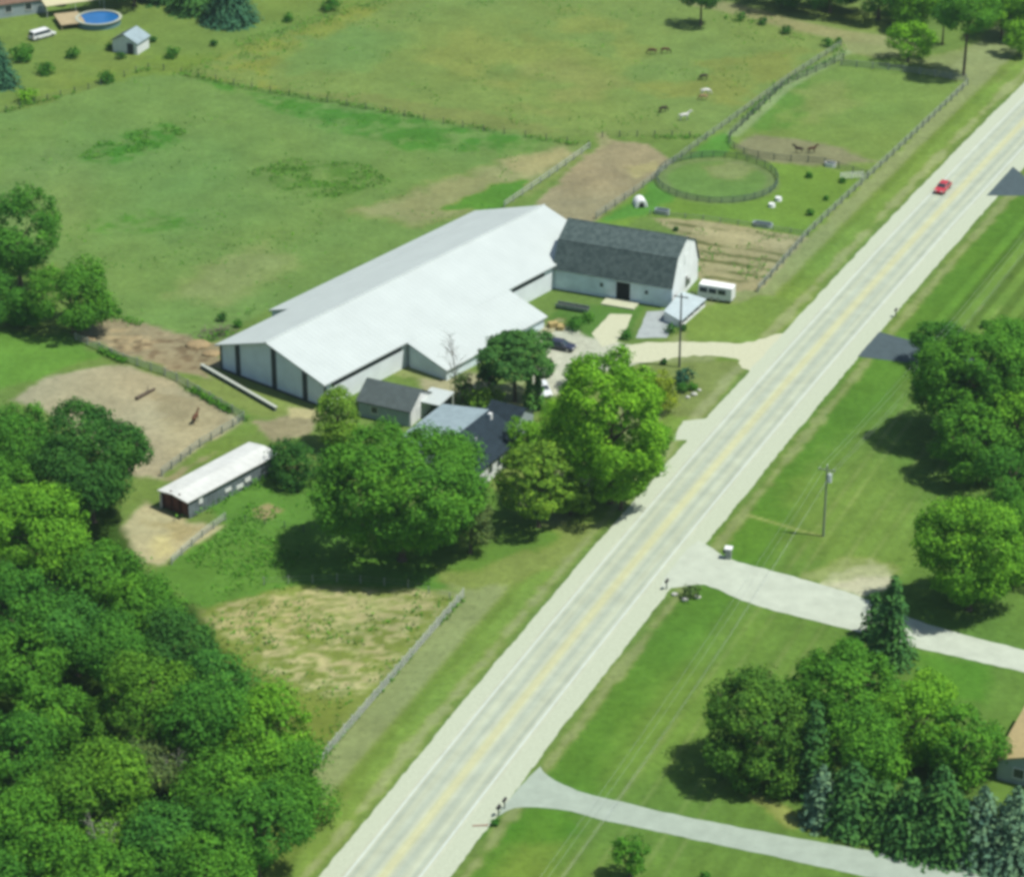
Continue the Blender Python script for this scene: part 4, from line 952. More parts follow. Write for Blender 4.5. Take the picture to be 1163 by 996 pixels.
# ------------------------------------------------------------------ horses
def horse_mesh(graze):
    bm = bmesh.new(); sk = bm.verts.layers.skin.verify()
    J = []
    def v(x, y, z, rx_, ry_=None, par=None):
        q = bm.verts.new((x, y, z)); q[sk].radius = (rx_, ry_ or rx_); J.append(q)
        if par is not None: bm.edges.new((J[par], q))
        return len(J)-1
    root = v(-.10, 0, 1.14, .27, .31); J[0][sk].use_root = True
    ch = v(.48, 0, 1.15, .26, .32, root); ru = v(-.62, 0, 1.20, .26, .28, root)
    if graze:
        n1_ = v(.85, 0, 1.12, .15, .20, ch); n2_ = v(1.15, 0, .72, .11, .15, n1_); hd = v(1.28, 0, .42, .10, .12, n2_); mz = v(1.40, 0, .12, .065, .075, hd)
    else:
        n1_ = v(.80, 0, 1.42, .15, .20, ch); n2_ = v(1.08, 0, 1.80, .11, .15, n1_); hd = v(1.26, 0, 1.86, .10, .13, n2_); mz = v(1.58, 0, 1.62, .065, .08, hd)
    for s in (-1, 1):
        ear = v((1.16 if graze else 1.16), s*.07, (.62 if graze else 2.06), .022, .03, n2_ if graze else hd)
        a_ = v(.52, s*.17, .86, .12, .13, ch); b_ = v(.54, s*.17, .50, .062, .065, a_); c_ = v(.53, s*.17, .14, .042, .045, b_); v(.57, s*.17, .03, .06, .065, c_)
        a_ = v(-.62, s*.17, .92, .15, .18, ru); b_ = v(-.50, s*.17, .72, .10, .11, a_); c_ = v(-.76, s*.17, .52, .058, .065, b_); d_ = v(-.72, s*.17, .14, .042, .045, c_); v(-.67, s*.17, .03, .06, .065, d_)
    t = v(-.92, 0, 1.22, .06, .06, ru); v(-1.05, 0, .95, .07, .07, v(-1.0, 0, 1.12, .06, .06, t))
    me = bpy.data.meshes.new('horse_body'); bm.to_mesh(me); bm.free(); return me
hmesh = {g: horse_mesh(g) for g in (True, False)}
BROWN = mat('bay_coat', (0.075, 0.035, 0.018), .7, .25, 2); DBROWN = mat('dark_bay_coat', (0.03, 0.02, 0.014), .7, .2, 2); WHITEC = mat('white_coat', (0.60, 0.60, 0.56), .8, .1, 2); CHEST = mat('chestnut_coat', (0.10, 0.042, 0.022), .7, .2, 2); TANC = mat('buckskin_coat', (0.28, 0.20, 0.10), .8, .15, 2)
def horse(u, v, ang, coat, graze, label, group, s=1.0, mane=None):
    p = P(u, v); e = empty('horse', (p[0], p[1]), R(ang), label, 'horse', group); s *= .78; e.scale = (s, s, s)
    b_ = bpy.data.objects.new('body', hmesh[graze]); C.objects.link(b_); b_.parent = e
    b_.data.materials.clear() if False else None
    if not b_.data.materials: b_.data.materials.append(coat)
    b_.material_slots[0].link = 'OBJECT'; b_.material_slots[0].material = coat
    mo = b_.modifiers.new('skin', 'SKIN'); mo.use_smooth_shade = True; sb = b_.modifiers.new('sub', 'SUBSURF'); sb.levels = 1; sb.render_levels = 1
    mn = MB()
    if graze: mn.hexa([(.6, -.03, 1.38), (.95, -.03, 1.22), (.95, .03, 1.22), (.6, .03, 1.38)], [(.62, -.02, 1.50), (1.24, -.02, .92), (1.24, .02, .92), (.62, .02, 1.50)])
    else: mn.hexa([(.52, -.03, 1.50), (.98, -.03, 1.92), (.98, .03, 1.92), (.52, .03, 1.50)], [(.50, -.02, 1.62), (1.02, -.02, 2.04), (1.02, .02, 2.04), (.50, .02, 1.62)])
    mn.build('mane', mane or coat, e)
    mn = MB(); mn.tube((-1.0, 0, 1.1), (-1.08, 0, .45), .08, .03, n=8); mn.build('tail', mane or coat, e)
G1 = 'horses grazing in the far pasture'
horse(741, 62, 175, BROWN, True, 'brown horse grazing alone near the top of the far pasture, left one of the pair', G1, 1.1)
horse(755, 61, 5, BROWN, True, 'brown horse grazing near the top of the far pasture, right one of the pair', G1, 1.1)
horse(799, 91, 200, DBROWN, True, 'dark brown horse grazing above the white and tan pair', G1, 1.05)
horse(801, 108, 10, WHITEC, True, 'white horse grazing behind the tan one in mid pasture', G1, 1.15)
horse(799, 114, 185, TANC, True, 'tan horse grazing just in front of the white one', G1, 1.05)
horse(753, 128, 30, DBROWN, True, 'nearly black horse grazing left of the white horse by the dirt lot', G1, 1.1)
horse(777, 137, 8, WHITEC, False, 'white horse standing nearest the dirt lot fence', G1, 1.25)
G2 = 'dark horses side by side in the small paddock'
horse(907, 174, 172, DBROWN, False, 'left of two dark brown horses standing in the small paddock', G2, 1.05)
horse(922, 174, 8, BROWN, False, 'right of two dark brown horses standing in the small paddock', G2, 1.05)
horse(222, 480, 70, CHEST, False, 'chestnut horse standing alone on the bare dirt paddock', None, 1.2, DBROWN)

# ------------------------------------------------------------------ trees
def lmat(name, r, g, b, tr=0.30): return leaf_mat(name, col(r*1.03, g*1.01, b*.94, 0.77), tr)
LM = {
 'bright': lmat('leaf_bright_green', 110, 172, 56), 'mid': lmat('leaf_mid_green', 92, 154, 56), 'deep': lmat('leaf_deep_green', 80, 142, 56),
 'dark': lmat('leaf_dark_green', 70, 124, 58), 'blue': lmat('leaf_bluish_green', 82, 146, 64), 'yellow': lmat('leaf_yellow_green', 142, 170, 56), 'vivid': lmat('leaf_vivid_green', 120, 182, 54),
 'olive': lmat('leaf_olive', 122, 168, 64), 'bronze': lmat('leaf_bronze_green', 96, 150, 54), 'grey': lmat('leaf_grey_green', 106, 134, 82), 'oak': lmat('leaf_dull_bronze', 90, 140, 58),
 'spruce': lmat('needle_spruce', 66, 114, 64, .10), 'bluespruce': lmat('needle_blue_spruce', 94, 132, 112, .10), 'pine': lmat('needle_pine', 80, 132, 68, .15), 'lime': lmat('leaf_lime_green', 120, 180, 58), 'cyanpine': lmat('needle_blue_green', 64, 112, 90, .12)}
def quads(pos, nrm, L, Wd, rs):
    n = len(pos); r = rs.normal(size=(n, 3)); a = np.cross(nrm, r); a /= np.linalg.norm(a, axis=1)[:, None]+1e-9
    b = np.cross(nrm, a); a = a*L[:, None]; b = b*Wd[:, None]
    k = nrm*(0.18*L)[:, None]
    V = np.stack([pos-a, pos-b*0.9+k, pos+a, pos+b*0.9+k], 1)
    return V.reshape(-1, 3)
def crown_verts(ax_, az, rs, lobe, leaf, dens, flat=1.0, low=-0.5, inner=0.5, irregular=0.18):
    K = int(4+rs.randint(0, 3)+(ax_ > 6)*2); off = .24+irregular*.9
    sc = [(np.zeros(3), .74)]
    for k in range(K):
        a = 2*math.pi*(k+rs.uniform(-.3, .3))/K; z = rs.uniform(-.80, .50); h_ = off*rs.uniform(.8, 1.25)
        c_ = np.array([math.cos(a)*h_, math.sin(a)*h_, z*.75]); r_ = min(.80, max(.34, 1.0-np.linalg.norm(c_)))*rs.uniform(.88, 1.10); sc.append((c_, r_))
    Dl = []; Cl = []; Rl = []
    S3 = np.array([ax_, ax_, az]); lo_n = lobe/ax_
    for q, (c_, r_) in enumerate(sc):
        nl = int(max(6, 2.9*r_*r_/(lo_n*lo_n)*(.55+.45*az/ax_)))
        i = np.arange(nl)+.5; ph = np.arccos(1-(1-low)*i/nl); th = math.pi*(1+5**.5)*i + rs.rand()*6
        D = np.stack([np.cos(th)*np.sin(ph), np.sin(th)*np.sin(ph), np.cos(ph)], 1)+rs.normal(size=(nl, 3))*.22
        D /= np.linalg.norm(D, axis=1)[:, None]
        L_ = lo_n*np.clip(np.exp(rs.normal(-.12, .36, nl)), .42, 1.75)
        P_ = c_+D*(np.maximum(.12, r_-L_*.55)*rs.uniform(.90, 1.06, nl))[:, None]
        ok = np.ones(nl, bool)
        for q2, (c2, r2) in enumerate(sc):
            if q2 != q: ok &= np.linalg.norm(P_-c2, axis=1) > r2*.80
        Dl.append(D[ok]); Cl.append(P_[ok]); Rl.append(L_[ok])
    D = np.concatenate(Dl); Cn = np.concatenate(Cl)*S3; lr = np.concatenate(Rl)*ax_; nl = len(D)
    m = np.maximum(10, (dens*lr*lr).astype(int)); idx = np.repeat(np.arange(nl), m); n = len(idx)
    d = rs.normal(size=(n, 3)); d /= np.linalg.norm(d, axis=1)[:, None]
    keep = ((d*D[idx]).sum(1) > -.35) | (rs.rand(n) < .15)
    d = d[keep]; idx = idx[keep]; n = len(idx)
    r = lr[idx]*np.clip(rs.normal(.90, .19, n), .3, 1.42)
    pos = Cn[idx]+d*r[:, None]*np.array([1, 1, .82*flat])
    nr = d*.9+D[idx]*.25+np.array([0, 0, .35])+rs.normal(size=(n, 3))*.46; nr /= np.linalg.norm(nr, axis=1)[:, None]
    sz = leaf*rs.uniform(.6, 1.35, n)
    lt = rs.normal(0, .10, nl)
    tint = np.clip(.5+lt[idx]+rs.normal(0, .16, n), 0, 1)
    V = [quads(pos, nr, sz*.62, sz*.42, rs)]; T = [tint]
    if inner:
        k = int(10+inner*30*(ax_*ax_)/(lobe*lobe)*.6)
        d = rs.normal(size=(k, 3)); d /= np.linalg.norm(d, axis=1)[:, None]; rr_ = rs.uniform(.3, .72, k)
        p_ = d*rr_[:, None]*np.array([ax_, ax_, az]); nr = d+rs.normal(size=(k, 3))*.5; nr /= np.linalg.norm(nr, axis=1)[:, None]
        s_ = np.full(k, leaf*2.1); V.append(quads(p_, nr, s_*.6, s_*.5, rs)); T.append(np.clip(rs.normal(.4, .1, k), 0, 1))
    return np.concatenate(V), np.concatenate(T)
_seed = [100]
def trunk_mesh(h, r, spread, az, rs, nlimb=6):
    mb = MB(); k = rs.uniform(-.15, .15, 2)*min(1, h*.1)
    mb.tube((0, 0, 0), (k[0], k[1], h*.55), r, r*.72, 9); mb.tube((k[0], k[1], h*.55), (k[0]*1.6, k[1]*1.6, h), r*.72, r*.35, 8)
    mb.tube((0, 0, 0), (0, 0, r*1.2), r*1.45, r*.95, 9)
    for i in range(nlimb):
        a = i*2.4+rs.rand(); z0 = h*rs.uniform(.5, .85); t = spread*rs.uniform(.45, .75)
        p1 = (k[0]+math.cos(a)*t*.5, k[1]+math.sin(a)*t*.5, z0+az*.28); p2 = (k[0]+math.cos(a)*t, k[1]+math.sin(a)*t, z0+az*rs.uniform(.4, .7))
        mb.tube((k[0], k[1], z0), p1, r*.42, r*.27, 6); mb.tube(p1, p2, r*.27, r*.1, 5)
    return mb
def tree(u, v, rw, kind, label, ratio=.88, clear=1.0, lobe=None, leaf=None, dens=170, group=None, name='broadleaf_tree', cat='tree', flat=1.0, low=-.85, irr=.18, bark=None):
    _seed[0] += 1; rs = np.random.RandomState(_seed[0])
    rw *= 1.09; a = rw*mpp(u, v, 8)
    for _ in range(3):
        az = a*ratio; zc = clear+az*(.84 if clear < 1 else 1); a = rw*mpp(u, v, zc)
    p = P(u, v, zc)
    clear = min(clear, clear*.4+.1) if clear < 3.3 else clear
    lobe = lobe or min(1.9, max(.55, .24*a+.35)); leaf = leaf or min(.38, max(.24, .014*a+.25))
    e = empty(name, (p[0], p[1]), 0, label, cat, group)
    V, T = crown_verts(a, az, rs, lobe, leaf, dens, flat, low, irregular=irr)
    V[:, 2] = np.maximum(V[:, 2]+zc, .06+.10*rs.rand(len(V)))
    mesh_obj('crown', arr_mesh('crown', V, 4, T), LM[kind], e)
    trunk_mesh(zc, .035*a+.10, a, az, rs).build('trunk', bark or BARK, e)
    return e
def shrub(u, v, rw, kind, label, ratio=.8, group=None, name='shrub', cat='shrub', dens=70, stretch=None, ang=0):
    _seed[0] += 1; rs = np.random.RandomState(_seed[0])
    a = rw*mpp(u, v, 1); az = a*ratio; p = P(u, v, az*.75)
    V, T = crown_verts(a, az, rs, max(.28, .38*a), max(.20, .16*a), dens, low=-.75, inner=.4)
    V[:, 2] += az*.8; V[:, 2] = np.maximum(V[:, 2], .03)
    if stretch: V[:, 0] *= stretch
    o = mesh_obj(name, arr_mesh(name, V, 4, T), LM[kind]); o.location = (p[0], p[1], 0); o.rotation_euler = (0, 0, ang)
    return tag(o, label, cat, group)
def conifer(u, vt, vb, rw, kind, label, group=None, name='spruce_tree', taper=.85, lay=.66, dens=1.0, droop=.26):
    """Spire with whorls of drooping branches; vt, vb = photo rows of the tip and of the skirt's near edge."""
    _seed[0] += 1; rs = np.random.RandomState(_seed[0])
    s = mpp(u, vb, 0); Rr = rw*s; dep = math.atan2(H, 300+0); vbc = vb-Rr*math.sin(R(26))/s
    p = P(u, vbc, 0); h = solve_h(u, vbc, vt)
    e = empty(name, (p[0], p[1]), 0, label, 'tree', group)
    PV = []; PN = []; PL = []; PW = []; PT = []
    z = .35; top = h*.97
    while z < top:
        f = 1-z/h; r = Rr*(f**taper)*rs.uniform(.86, 1.10)+.06
        nb_ = max(5, int(2*math.pi*r/.50*dens)); a0 = rs.rand()*6; lt = rs.normal(0, .08)
        for k in range(nb_):
            a = a0+2*math.pi*k/nb_+rs.normal(0, .10); rb = r*rs.choice([.6, .8, .92, 1.0, 1.08])*rs.uniform(.92, 1.08); c, s_ = math.cos(a), math.sin(a); bt = rs.normal(0, .10)
            ns = max(2, int(rb/.42))
            for j in range(ns):
                t = (j+1)/ns
                if t < .25: continue
                x = rb*t; zz = z+.10*rb*(1-t)-droop*rb*t*t*.8+rs.normal(0, .06)
                PV.append((c*x+rs.normal(0, .10), s_*x+rs.normal(0, .10), max(.05, zz)))
                nn = np.array([c*(.45+.3*t), s_*(.45+.3*t), .85])+rs.normal(size=3)*.30; PN.append(nn/np.linalg.norm(nn))
                L_ = .40*rs.uniform(.75, 1.3); PL.append(L_); PW.append(L_*.55); PT.append(.42+.22*t+lt+bt+rs.normal(0, .09))
        z += lay*(.55+.55*f)*rs.uniform(.85, 1.15)
    for k in range(8):
        PV.append((rs.normal(0, .08), rs.normal(0, .08), h*.95+k*h*.006)); nn = rs.normal(size=3); PN.append(nn/np.linalg.norm(nn)); PL.append(.30); PW.append(.15); PT.append(.6)
    V = quads(np.array(PV), np.array(PN), np.array(PL), np.array(PW), rs)
    mesh_obj('crown', arr_mesh('crown', V, 4, np.clip(PT, 0, 1)), LM[kind], e)
    mb = MB(); mb.tube((0, 0, 0), (0, 0, h*.96), .05+h*.018, .02, 8); mb.build('trunk', BARK, e)
    return e
def bare_tree(u, vb, vt, label, m=None, spread=.34, n=3, r0=.12, twigs=True):
    _seed[0] += 1; rng = random.Random(_seed[0]); p = P(u, vb); h = solve_h(u, vb, vt); mb = MB()
    def grow(a_, d, L, r, depth):
        b_ = a_+d*L; mb.tube(a_, b_, r, r*.65, 6 if depth < 2 else 4)
        if depth >= 4: return
        for k in range(3 if depth else 2):
            ax2 = Vector((rng.gauss(0, 1), rng.gauss(0, 1), rng.gauss(0, .4))).normalized()
            nd = (d+ax2*(spread+.25*depth*.6)*1.3).normalized(); grow(a_.lerp(b_, rng.uniform(.55, 1)), nd, L*rng.uniform(.5, .75), r*.55, depth+1)
        if depth < 2: grow(b_, (d+Vector((rng.gauss(0, .12), rng.gauss(0, .12), .2))).normalized(), L*.72, r*.65, depth+1)
    grow(Vector((0, 0, 0)), Vector((0, 0, 1)), h*.40, r0, 0)
    o = mb.build('bare_tree', m or BARK); o.location = (p[0], p[1], 0); return tag(o, label, 'tree')

GW = 'broadleaf trees of the lower left woodland'
# far left edge
tree(18, 262, 50, 'deep', 'large dark tree at the left edge beside the green pasture', 1.15, 1.5, irr=.25)
tree(-20, 330, 40, 'deep', 'tree cut by the left frame edge below the large pasture tree', .9)
tree(80, 330, 45, 'mid', 'round green tree with shadowed foot at the end of the brown dirt strip', .78, 1.8, irr=.28)
tree(30, 345, 30, 'deep', 'small green tree between the large left-edge tree and the round one', .8, .8)
tree(100, 522, 66, 'dark', 'big dark green tree between the bare paddock and the sandy lot', .95, 1.5, lobe=1.7, irr=.3)
tree(20, 500, 46, 'deep', 'green tree at the left edge just beside the big dark paddock tree', .85, group=GW)
W_ = [(-20,560,52,'mid','woodland tree cut by the left edge, level with the sandy lot'),
 (40,600,56,'bright','large bright green woodland crown left of the sandy lot'),
 (112,648,44,'mid','woodland tree with lumpy crown just below the sandy lot corner'),
 (160,690,42,'mid','woodland tree touching the bright green lawn below the sandy lot'),
 (20,690,52,'deep','deep green woodland crown at the left edge under the bright one'),
 (85,712,44,'blue','bluish green woodland crown right of the left-edge crown'),
 (205,735,42,'dark','dark woodland crown against the top left corner of the straw field'),
 (30,752,48,'mid','bright woodland crown at the left edge, middle of the wood'),
 (245,768,40,'blue','blue-green woodland crown leaning out towards the straw field'),
 (160,790,52,'bronze','large yellowish green woodland crown in the middle of the wood'),
 (70,815,46,'mid','mid green woodland crown below the bright left-edge crown'),
 (12,850,50,'deep','dark woodland crown at the left edge beside the pale dead branches'),
 (225,815,46,'deep','deep green woodland crown between the yellowish and the bright field-side crowns'),
 (296,832,52,'bright','bright green crown at the wood edge above the road fence end'),
 (322,872,38,'mid','rounded crown nearest the end of the pale road fence'),
 (250,885,40,'mid','mid green woodland crown below the bright field-side crown'),
 (290,935,52,'deep','dark shaded crown at the bottom corner of the wood by the road verge'),
 (105,905,58,'bronze','broad yellowish crown near the bottom left of the wood'),
 (180,950,50,'blue','blue-green crown at the bottom of the wood, right of the pale snag'),
 (40,940,54,'mid','mid green crown in the bottom left corner of the wood'),
 (235,985,44,'mid','crown cut by the bottom edge, between snag and road verge'),
 (110,1000,50,'mid','bright crown cut by the bottom edge in the wood'),
 (0,1000,44,'deep','crown cut by the bottom left corner of the picture'),
 (130,735,36,'deep','small deep green crown between the bluish and the yellowish ones'),
 (175,870,34,'grey','greyish half-dead crown in the dark gap of the wood'),
 (345,905,20,'mid','low bush-like tree at the road verge corner of the wood')]
for i, (u, v, r_, k_, lb) in enumerate(W_):
    tree(u, v, r_*1.1, k_, lb, .88 + .12*math.sin(i*2.3), 1.6+1.0*math.sin(i*1.7), group=GW, irr=.26, lobe=1.6+.45*math.sin(i*3.1), bark=BARK)
bare_tree(118, 1010, 925, 'pale bare snag standing among the crowns near the bottom left', PALEBARK, .30)
bare_tree(200, 915, 850, 'grey dead tree in the dark gap inside the wood', PALEBARK, .4)
# farmyard
tree(455, 554, 92, 'mid', 'biggest round maple hiding the front of the farmhouse', .80, 1.6, lobe=1.75, irr=.14)
tree(534, 582, 28, 'grey', 'narrow grey-green tree on the right flank of the biggest maple', 1.9, .5, lobe=.9, irr=.2)
tree(337, 527, 31, 'dark', 'dark bushy tree at the far end of the long shed', .75, .4)
tree(383, 468, 25, 'olive', 'slim olive-coloured tree at the corner of the arena', 1.75, .8, lobe=.8, irr=.3)
tree(694, 468, 72, 'vivid', 'tall bright green tree between farmyard and road', 1.32, 1.6, lobe=1.55, irr=.26)
tree(706, 540, 38, 'lime', 'small lime green tree at the foot of the tall bright one', .85, 1.0, lobe=1.1)
tree(646, 468, 30, 'vivid', 'small tree filling the left flank of the tall bright one', .9, 1.2)
tree(748, 440, 22, 'yellow', 'yellow-green tree on the right flank of the tall bright one', 1.2, .8, lobe=.8)
tree(597, 497, 22, 'lime', 'small yellow-green tree in front of the farmhouse gable', 1.2, .8, lobe=.8)
tree(612, 545, 42, 'olive', 'tall feathery olive-green tree between farmhouse and road', 1.5, .4, lobe=.75, flat=.62, irr=.26)
tree(648, 562, 26, 'olive', 'smaller olive tree at the right foot of the tall feathery one', .9, .4, lobe=.7, flat=.65, irr=.3)
tree(655, 425, 15, 'mid', 'small green tree on the yard edge behind the tall bright one', 1.0, .4, lobe=.6)
tree(738, 505, 26, 'bright', 'bright tree at the road-side foot of the tall bright one', 1.0, .4, lobe=.9)
tree(585, 402, 44, 'pine', 'full dark pine with visible trunk in front of the arena wing', .66, 3.6, lobe=.85, flat=.6, irr=.34, low=-.55, name='pine_tree')
tree(556, 425, 18, 'pine', 'small dark pine bough tree at the left foot of the full pine', .8, 1.0, lobe=.6, flat=.7, irr=.3, name='pine_tree')
bare_tree(517, 455, 372, 'thin bare tree in front of the white arena roof', BARK, .28, r0=.10)
tree(525, 437, 14, 'grey', 'small grey-leaved tree beside the bare one', 1.5, .3, lobe=.5, leaf=.25, dens=40)
shrub(548, 455, 24, 'olive', 'domed round hedge behind the farmhouse annex', .62, name='hedge', cat='hedge')
conifer(601, 424, 470, 7, 'pine', 'left one of two narrow arborvitae beside the white car', 'two narrow arborvitae', 'arborvitae', .55, .4, 1.2, .05)
conifer(611, 420, 468, 7, 'pine', 'right one of two narrow arborvitae beside the white car', 'two narrow arborvitae', 'arborvitae', .55, .4, 1.2, .05)
for (u, v, r_, k_, lb) in ((762, 373, 8.5, 'dark', 'left dark bush at the lean-to end behind the dark pole'), (776, 372, 5.5, 'dark', 'right smaller dark bush at the lean-to end behind the dark pole'),
    (712, 380, 9, 'deep', 'green bush at the end of the pale barn walk'), (754, 411, 5, 'dark', 'tiny dark bush on the driveway edge left of the dark pole'), (777, 427, 14, 'cyanpine', 'blue-green juniper at the foot of the dark pole'),
    (775, 440, 10, 'deep', 'low green shrub under the blue-green juniper'), (787, 439, 7, 'mid', 'small green shrub right of the juniper by the pale stones'), (653, 368, 12, 'deep', 'dark green shrub on the grass beside the straw bales'),
    (668, 360, 9, 'mid', 'green shrub left of the pale barn walk'), (570, 470, 9, 'dark', 'dark shrub at the back of the shade-dark annex'), (536, 462, 7, 'deep', 'dark shrub left of the round hedge'),
    (252, 360, 8, 'dark', 'dark bush by the pasture corner of the arena'), (270, 368, 7, 'deep', 'low green bush against the pasture side of the arena'), (135, 353, 4, 'deep', 'tiny bush at the top of the brown dirt strip'),
    (768, 260, 4, 'dark', 'small dark bush behind the barn ridge'), (919, 199, 5, 'deep', 'lone dark sapling on the pen lawn nearest the round pen'), (957, 205, 5, 'deep', 'dark sapling on the pen lawn nearest the gate'),
    (938, 225, 4, 'deep', 'small dark sapling midway along the pen lawn'), (920, 241, 6, 'deep', 'largest dark sapling on the pen lawn near the garden'),
    (866, 24, 7, 'dark', 'middle dark shrub of the three beside the field track'), (842, 19, 8, 'deep', 'left dark shrub of the three beside the field track'), (893, 34, 8, 'dark', 'right round dark shrub of the three beside the field track'), (940, 48, 8, 'deep', 'green shrub at the end of the far fence'),
    (953, 46, 5, 'mid', 'small green shrub at the top of the rail run'),
    (52, 78, 11, 'deep', 'round shrub on the neighbour lawn below the minivan'), (120, 88, 11, 'deep', 'round bush on the fence line below the garden shed'), (82, 60, 10, 'deep', 'small dark shrub below the pool'), (28, 108, 13, 'lime', 'yellow-green shrub at the left end of the pasture fence'),
    (125, 53, 7, 'dark', 'dark shrub against the left side of the garden shed'), (174, 45, 5, 'dark', 'dark shrub at the right corner of the garden shed'), (195, 60, 10, 'deep', 'bush right of the garden shed'), (243, 49, 6, 'dark', 'small bush under the dark spruces at the top'),
    (137, 63, 7, 'dark', 'dark shrub in front of the garden shed door'), (327, 20, 8, 'deep', 'dark bush on the field edge right of the top spruces'), (375, 5, 12, 'deep', 'bush at the top edge of the far pasture'), (25, 60, 14, 'deep', 'bushy shrub between the minivan and the left spruce'),
    (785, 672, 14, 'grey', 'pale grey-green plants in the stone-edged driveway bed'), (563, 934, 6, 'deep', 'low dark plant at the foot of the bottom mailboxes'), (1133, 835, 8, 'dark', 'dark bush beside the tan-roofed house'), (800, 994, 7, 'deep', 'small bush cut by the bottom edge right of the lone young tree'),
    (1118, 368, 7, 'deep', 'small dark bush above the dense right-hand trees'), (310, 510, 8, 'deep', 'bush at the pasture end of the long shed')):
    shrub(u, v, r_, k_, lb)
# far left garden
conifer(2, 42, 108, 24, 'cyanpine', 'blue-green spruce at the left edge beside the pool garden')
conifer(262, -40, 40, 34, 'cyanpine', 'large blue-green spruce at the top, right of the pool garden', taper=.6)
conifer(222, -52, 26, 30, 'spruce', 'dark spruce at the top between the pool and the blue-green spruce', taper=.6)
conifer(186, -60, 12, 28, 'spruce', 'dark spruce at the top edge right of the pool', taper=.6)
tree(150, -30, 34, 'dark', 'dark tree cut by the top edge behind the pool')
tree(72, -8, 9, 'dark', 'small dark tree behind the cream awning')
# top right
tree(1033, 48, 27, 'vivid', 'round green tree at the top of the small paddock', .82, .6, irr=.15)
tree(1100, 12, 32, 'mid', 'tall dark tree with bare trunk at the road end of the small paddock', 1.15, 6.2, lobe=1.3, irr=.32)
tree(1073, 14, 15, 'deep', 'slim tree just left of the tall bare-trunked one', 1.3, 3.0, lobe=.9)
tree(797, -4, 22, 'dark', 'dark small tree cut by the top edge at the field track', .6, 3.4, lobe=1.0, irr=.3)
for i, (u, v, r_, k_, lb) in enumerate(((890,-30,34,'dark','dark tree at the top edge left of the track clearing'), (945,-25,36,'dark','dark tree at the top edge above the track clearing'), (1000,-18,36,'deep','deep green tree at the top edge right of the track clearing'),
    (1048,2,30,'bright','bright tree behind the round paddock tree'), (1140,12,28,'vivid','bright green tree right of the tall bare-trunked one'), (1168,2,34,'bright','green tree in the top right corner'), (1100,-25,34,'mid','dark tree behind the tall bare-trunked one'), (1160,38,20,'lime','low bright bush-like tree at the road in the top right corner'),
    (1060,-38,34,'mid','dark tree at the top edge behind the bright one'), (840,-48,34,'dark','dark tree above the top edge by the field track'))):
    tree(u, v, r_, k_, lb, .85, 1.4, irr=.25)
# right side
tree(1116, 425, 64, 'mid', 'broad green tree hiding the inner end of the short blacktop drive', .95, 3.2, lobe=1.4, irr=.24)
tree(1066, 388, 28, 'deep', 'small tree at the upper left of the dense right-hand group', 1.0, .5, lobe=1.0)
tree(1072, 440, 38, 'deep', 'dark-sided tree at the left of the dense right-hand group', 1.0, 1.5, lobe=1.1)
tree(1156, 470, 56, 'bright', 'bright tree at the right edge in the middle of the dense group', 1.0, .8, lobe=1.4)
tree(1102, 492, 46, 'mid', 'lumpy tree at the lower left of the dense right-hand group', .95, 1.5, lobe=1.2, irr=.3)
tree(1150, 535, 46, 'deep', 'shaded tree at the bottom of the dense right-hand group', .85, .6)
tree(1165, 395, 40, 'mid', 'tree at the right edge at the top of the dense group', .9, .8)
tree(1106, 628, 62, 'bright', 'large bright green tree above the concrete driveway', 1.2, .8, lobe=1.45, irr=.2)
tree(1168, 610, 44, 'mid', 'green tree at the right edge beside the large bright one', 1.2, .8, lobe=1.4)
conifer(1010, 653, 762, 30, 'spruce', 'blue-green spruce pair leader beside the concrete driveway', taper=.75)
conifer(992, 672, 732, 20, 'spruce', 'smaller spruce on the left of the driveway spruce', taper=.75)
tree(860, 822, 66, 'oak', 'broad bronze-green tree with big shadow on the lower right lawn', 1.12, .6, lobe=1.4, irr=.16)
tree(965, 778, 64, 'mid', 'domed green tree behind the bronze-green one', .90, .8, lobe=1.2, irr=.12)
tree(1042, 818, 56, 'bright', 'bright tree behind the row of spruces', .90, .8, lobe=1.25, irr=.26)
tree(1090, 838, 50, 'mid', 'green tree beside the tan-roofed house', .95, .8, lobe=1.25, irr=.26)
tree(978, 848, 54, 'mid', 'green tree between the slim conifer and the bright tree', .95, .8)
tree(1060, 782, 24, 'lime', 'small light green tree on the lawn side of the bright tree', .9, .6, lobe=.9)
conifer(921, 794, 912, 26, 'spruce', 'slim dark conifer right of the bronze-green tree', taper=.65)
conifer(931, 868, 944, 27, 'bluespruce', 'leftmost silvery blue spruce of the row by the bottom driveway', taper=.7)
conifer(966, 862, 956, 46, 'spruce', 'first dark green spruce right of the leftmost blue spruce', taper=.7)
conifer(1002, 884, 962, 40, 'pine', 'brownish low spruce in the middle of the row', taper=.65)
conifer(1030, 882, 976, 44, 'spruce', 'dark spruce in the middle of the row, left of the tallest', taper=.7)
conifer(1064, 868, 982, 48, 'spruce', 'tallest dark green spruce of the row by the bottom driveway', taper=.7)
conifer(1112, 892, 990, 44, 'bluespruce', 'silvery blue spruce near the right end of the row', taper=.7)
conifer(1148, 892, 998, 46, 'bluespruce', 'silvery blue spruce at the right edge of the picture', taper=.7)
conifer(1090, 906, 986, 36, 'spruce', 'small green spruce between the tallest and the blue ones', taper=.65)
tree(716, 968, 22, 'mid', 'lone young tree on the lawn below the bottom driveway', 1.0, 1.0, lobe=.75, irr=.25)

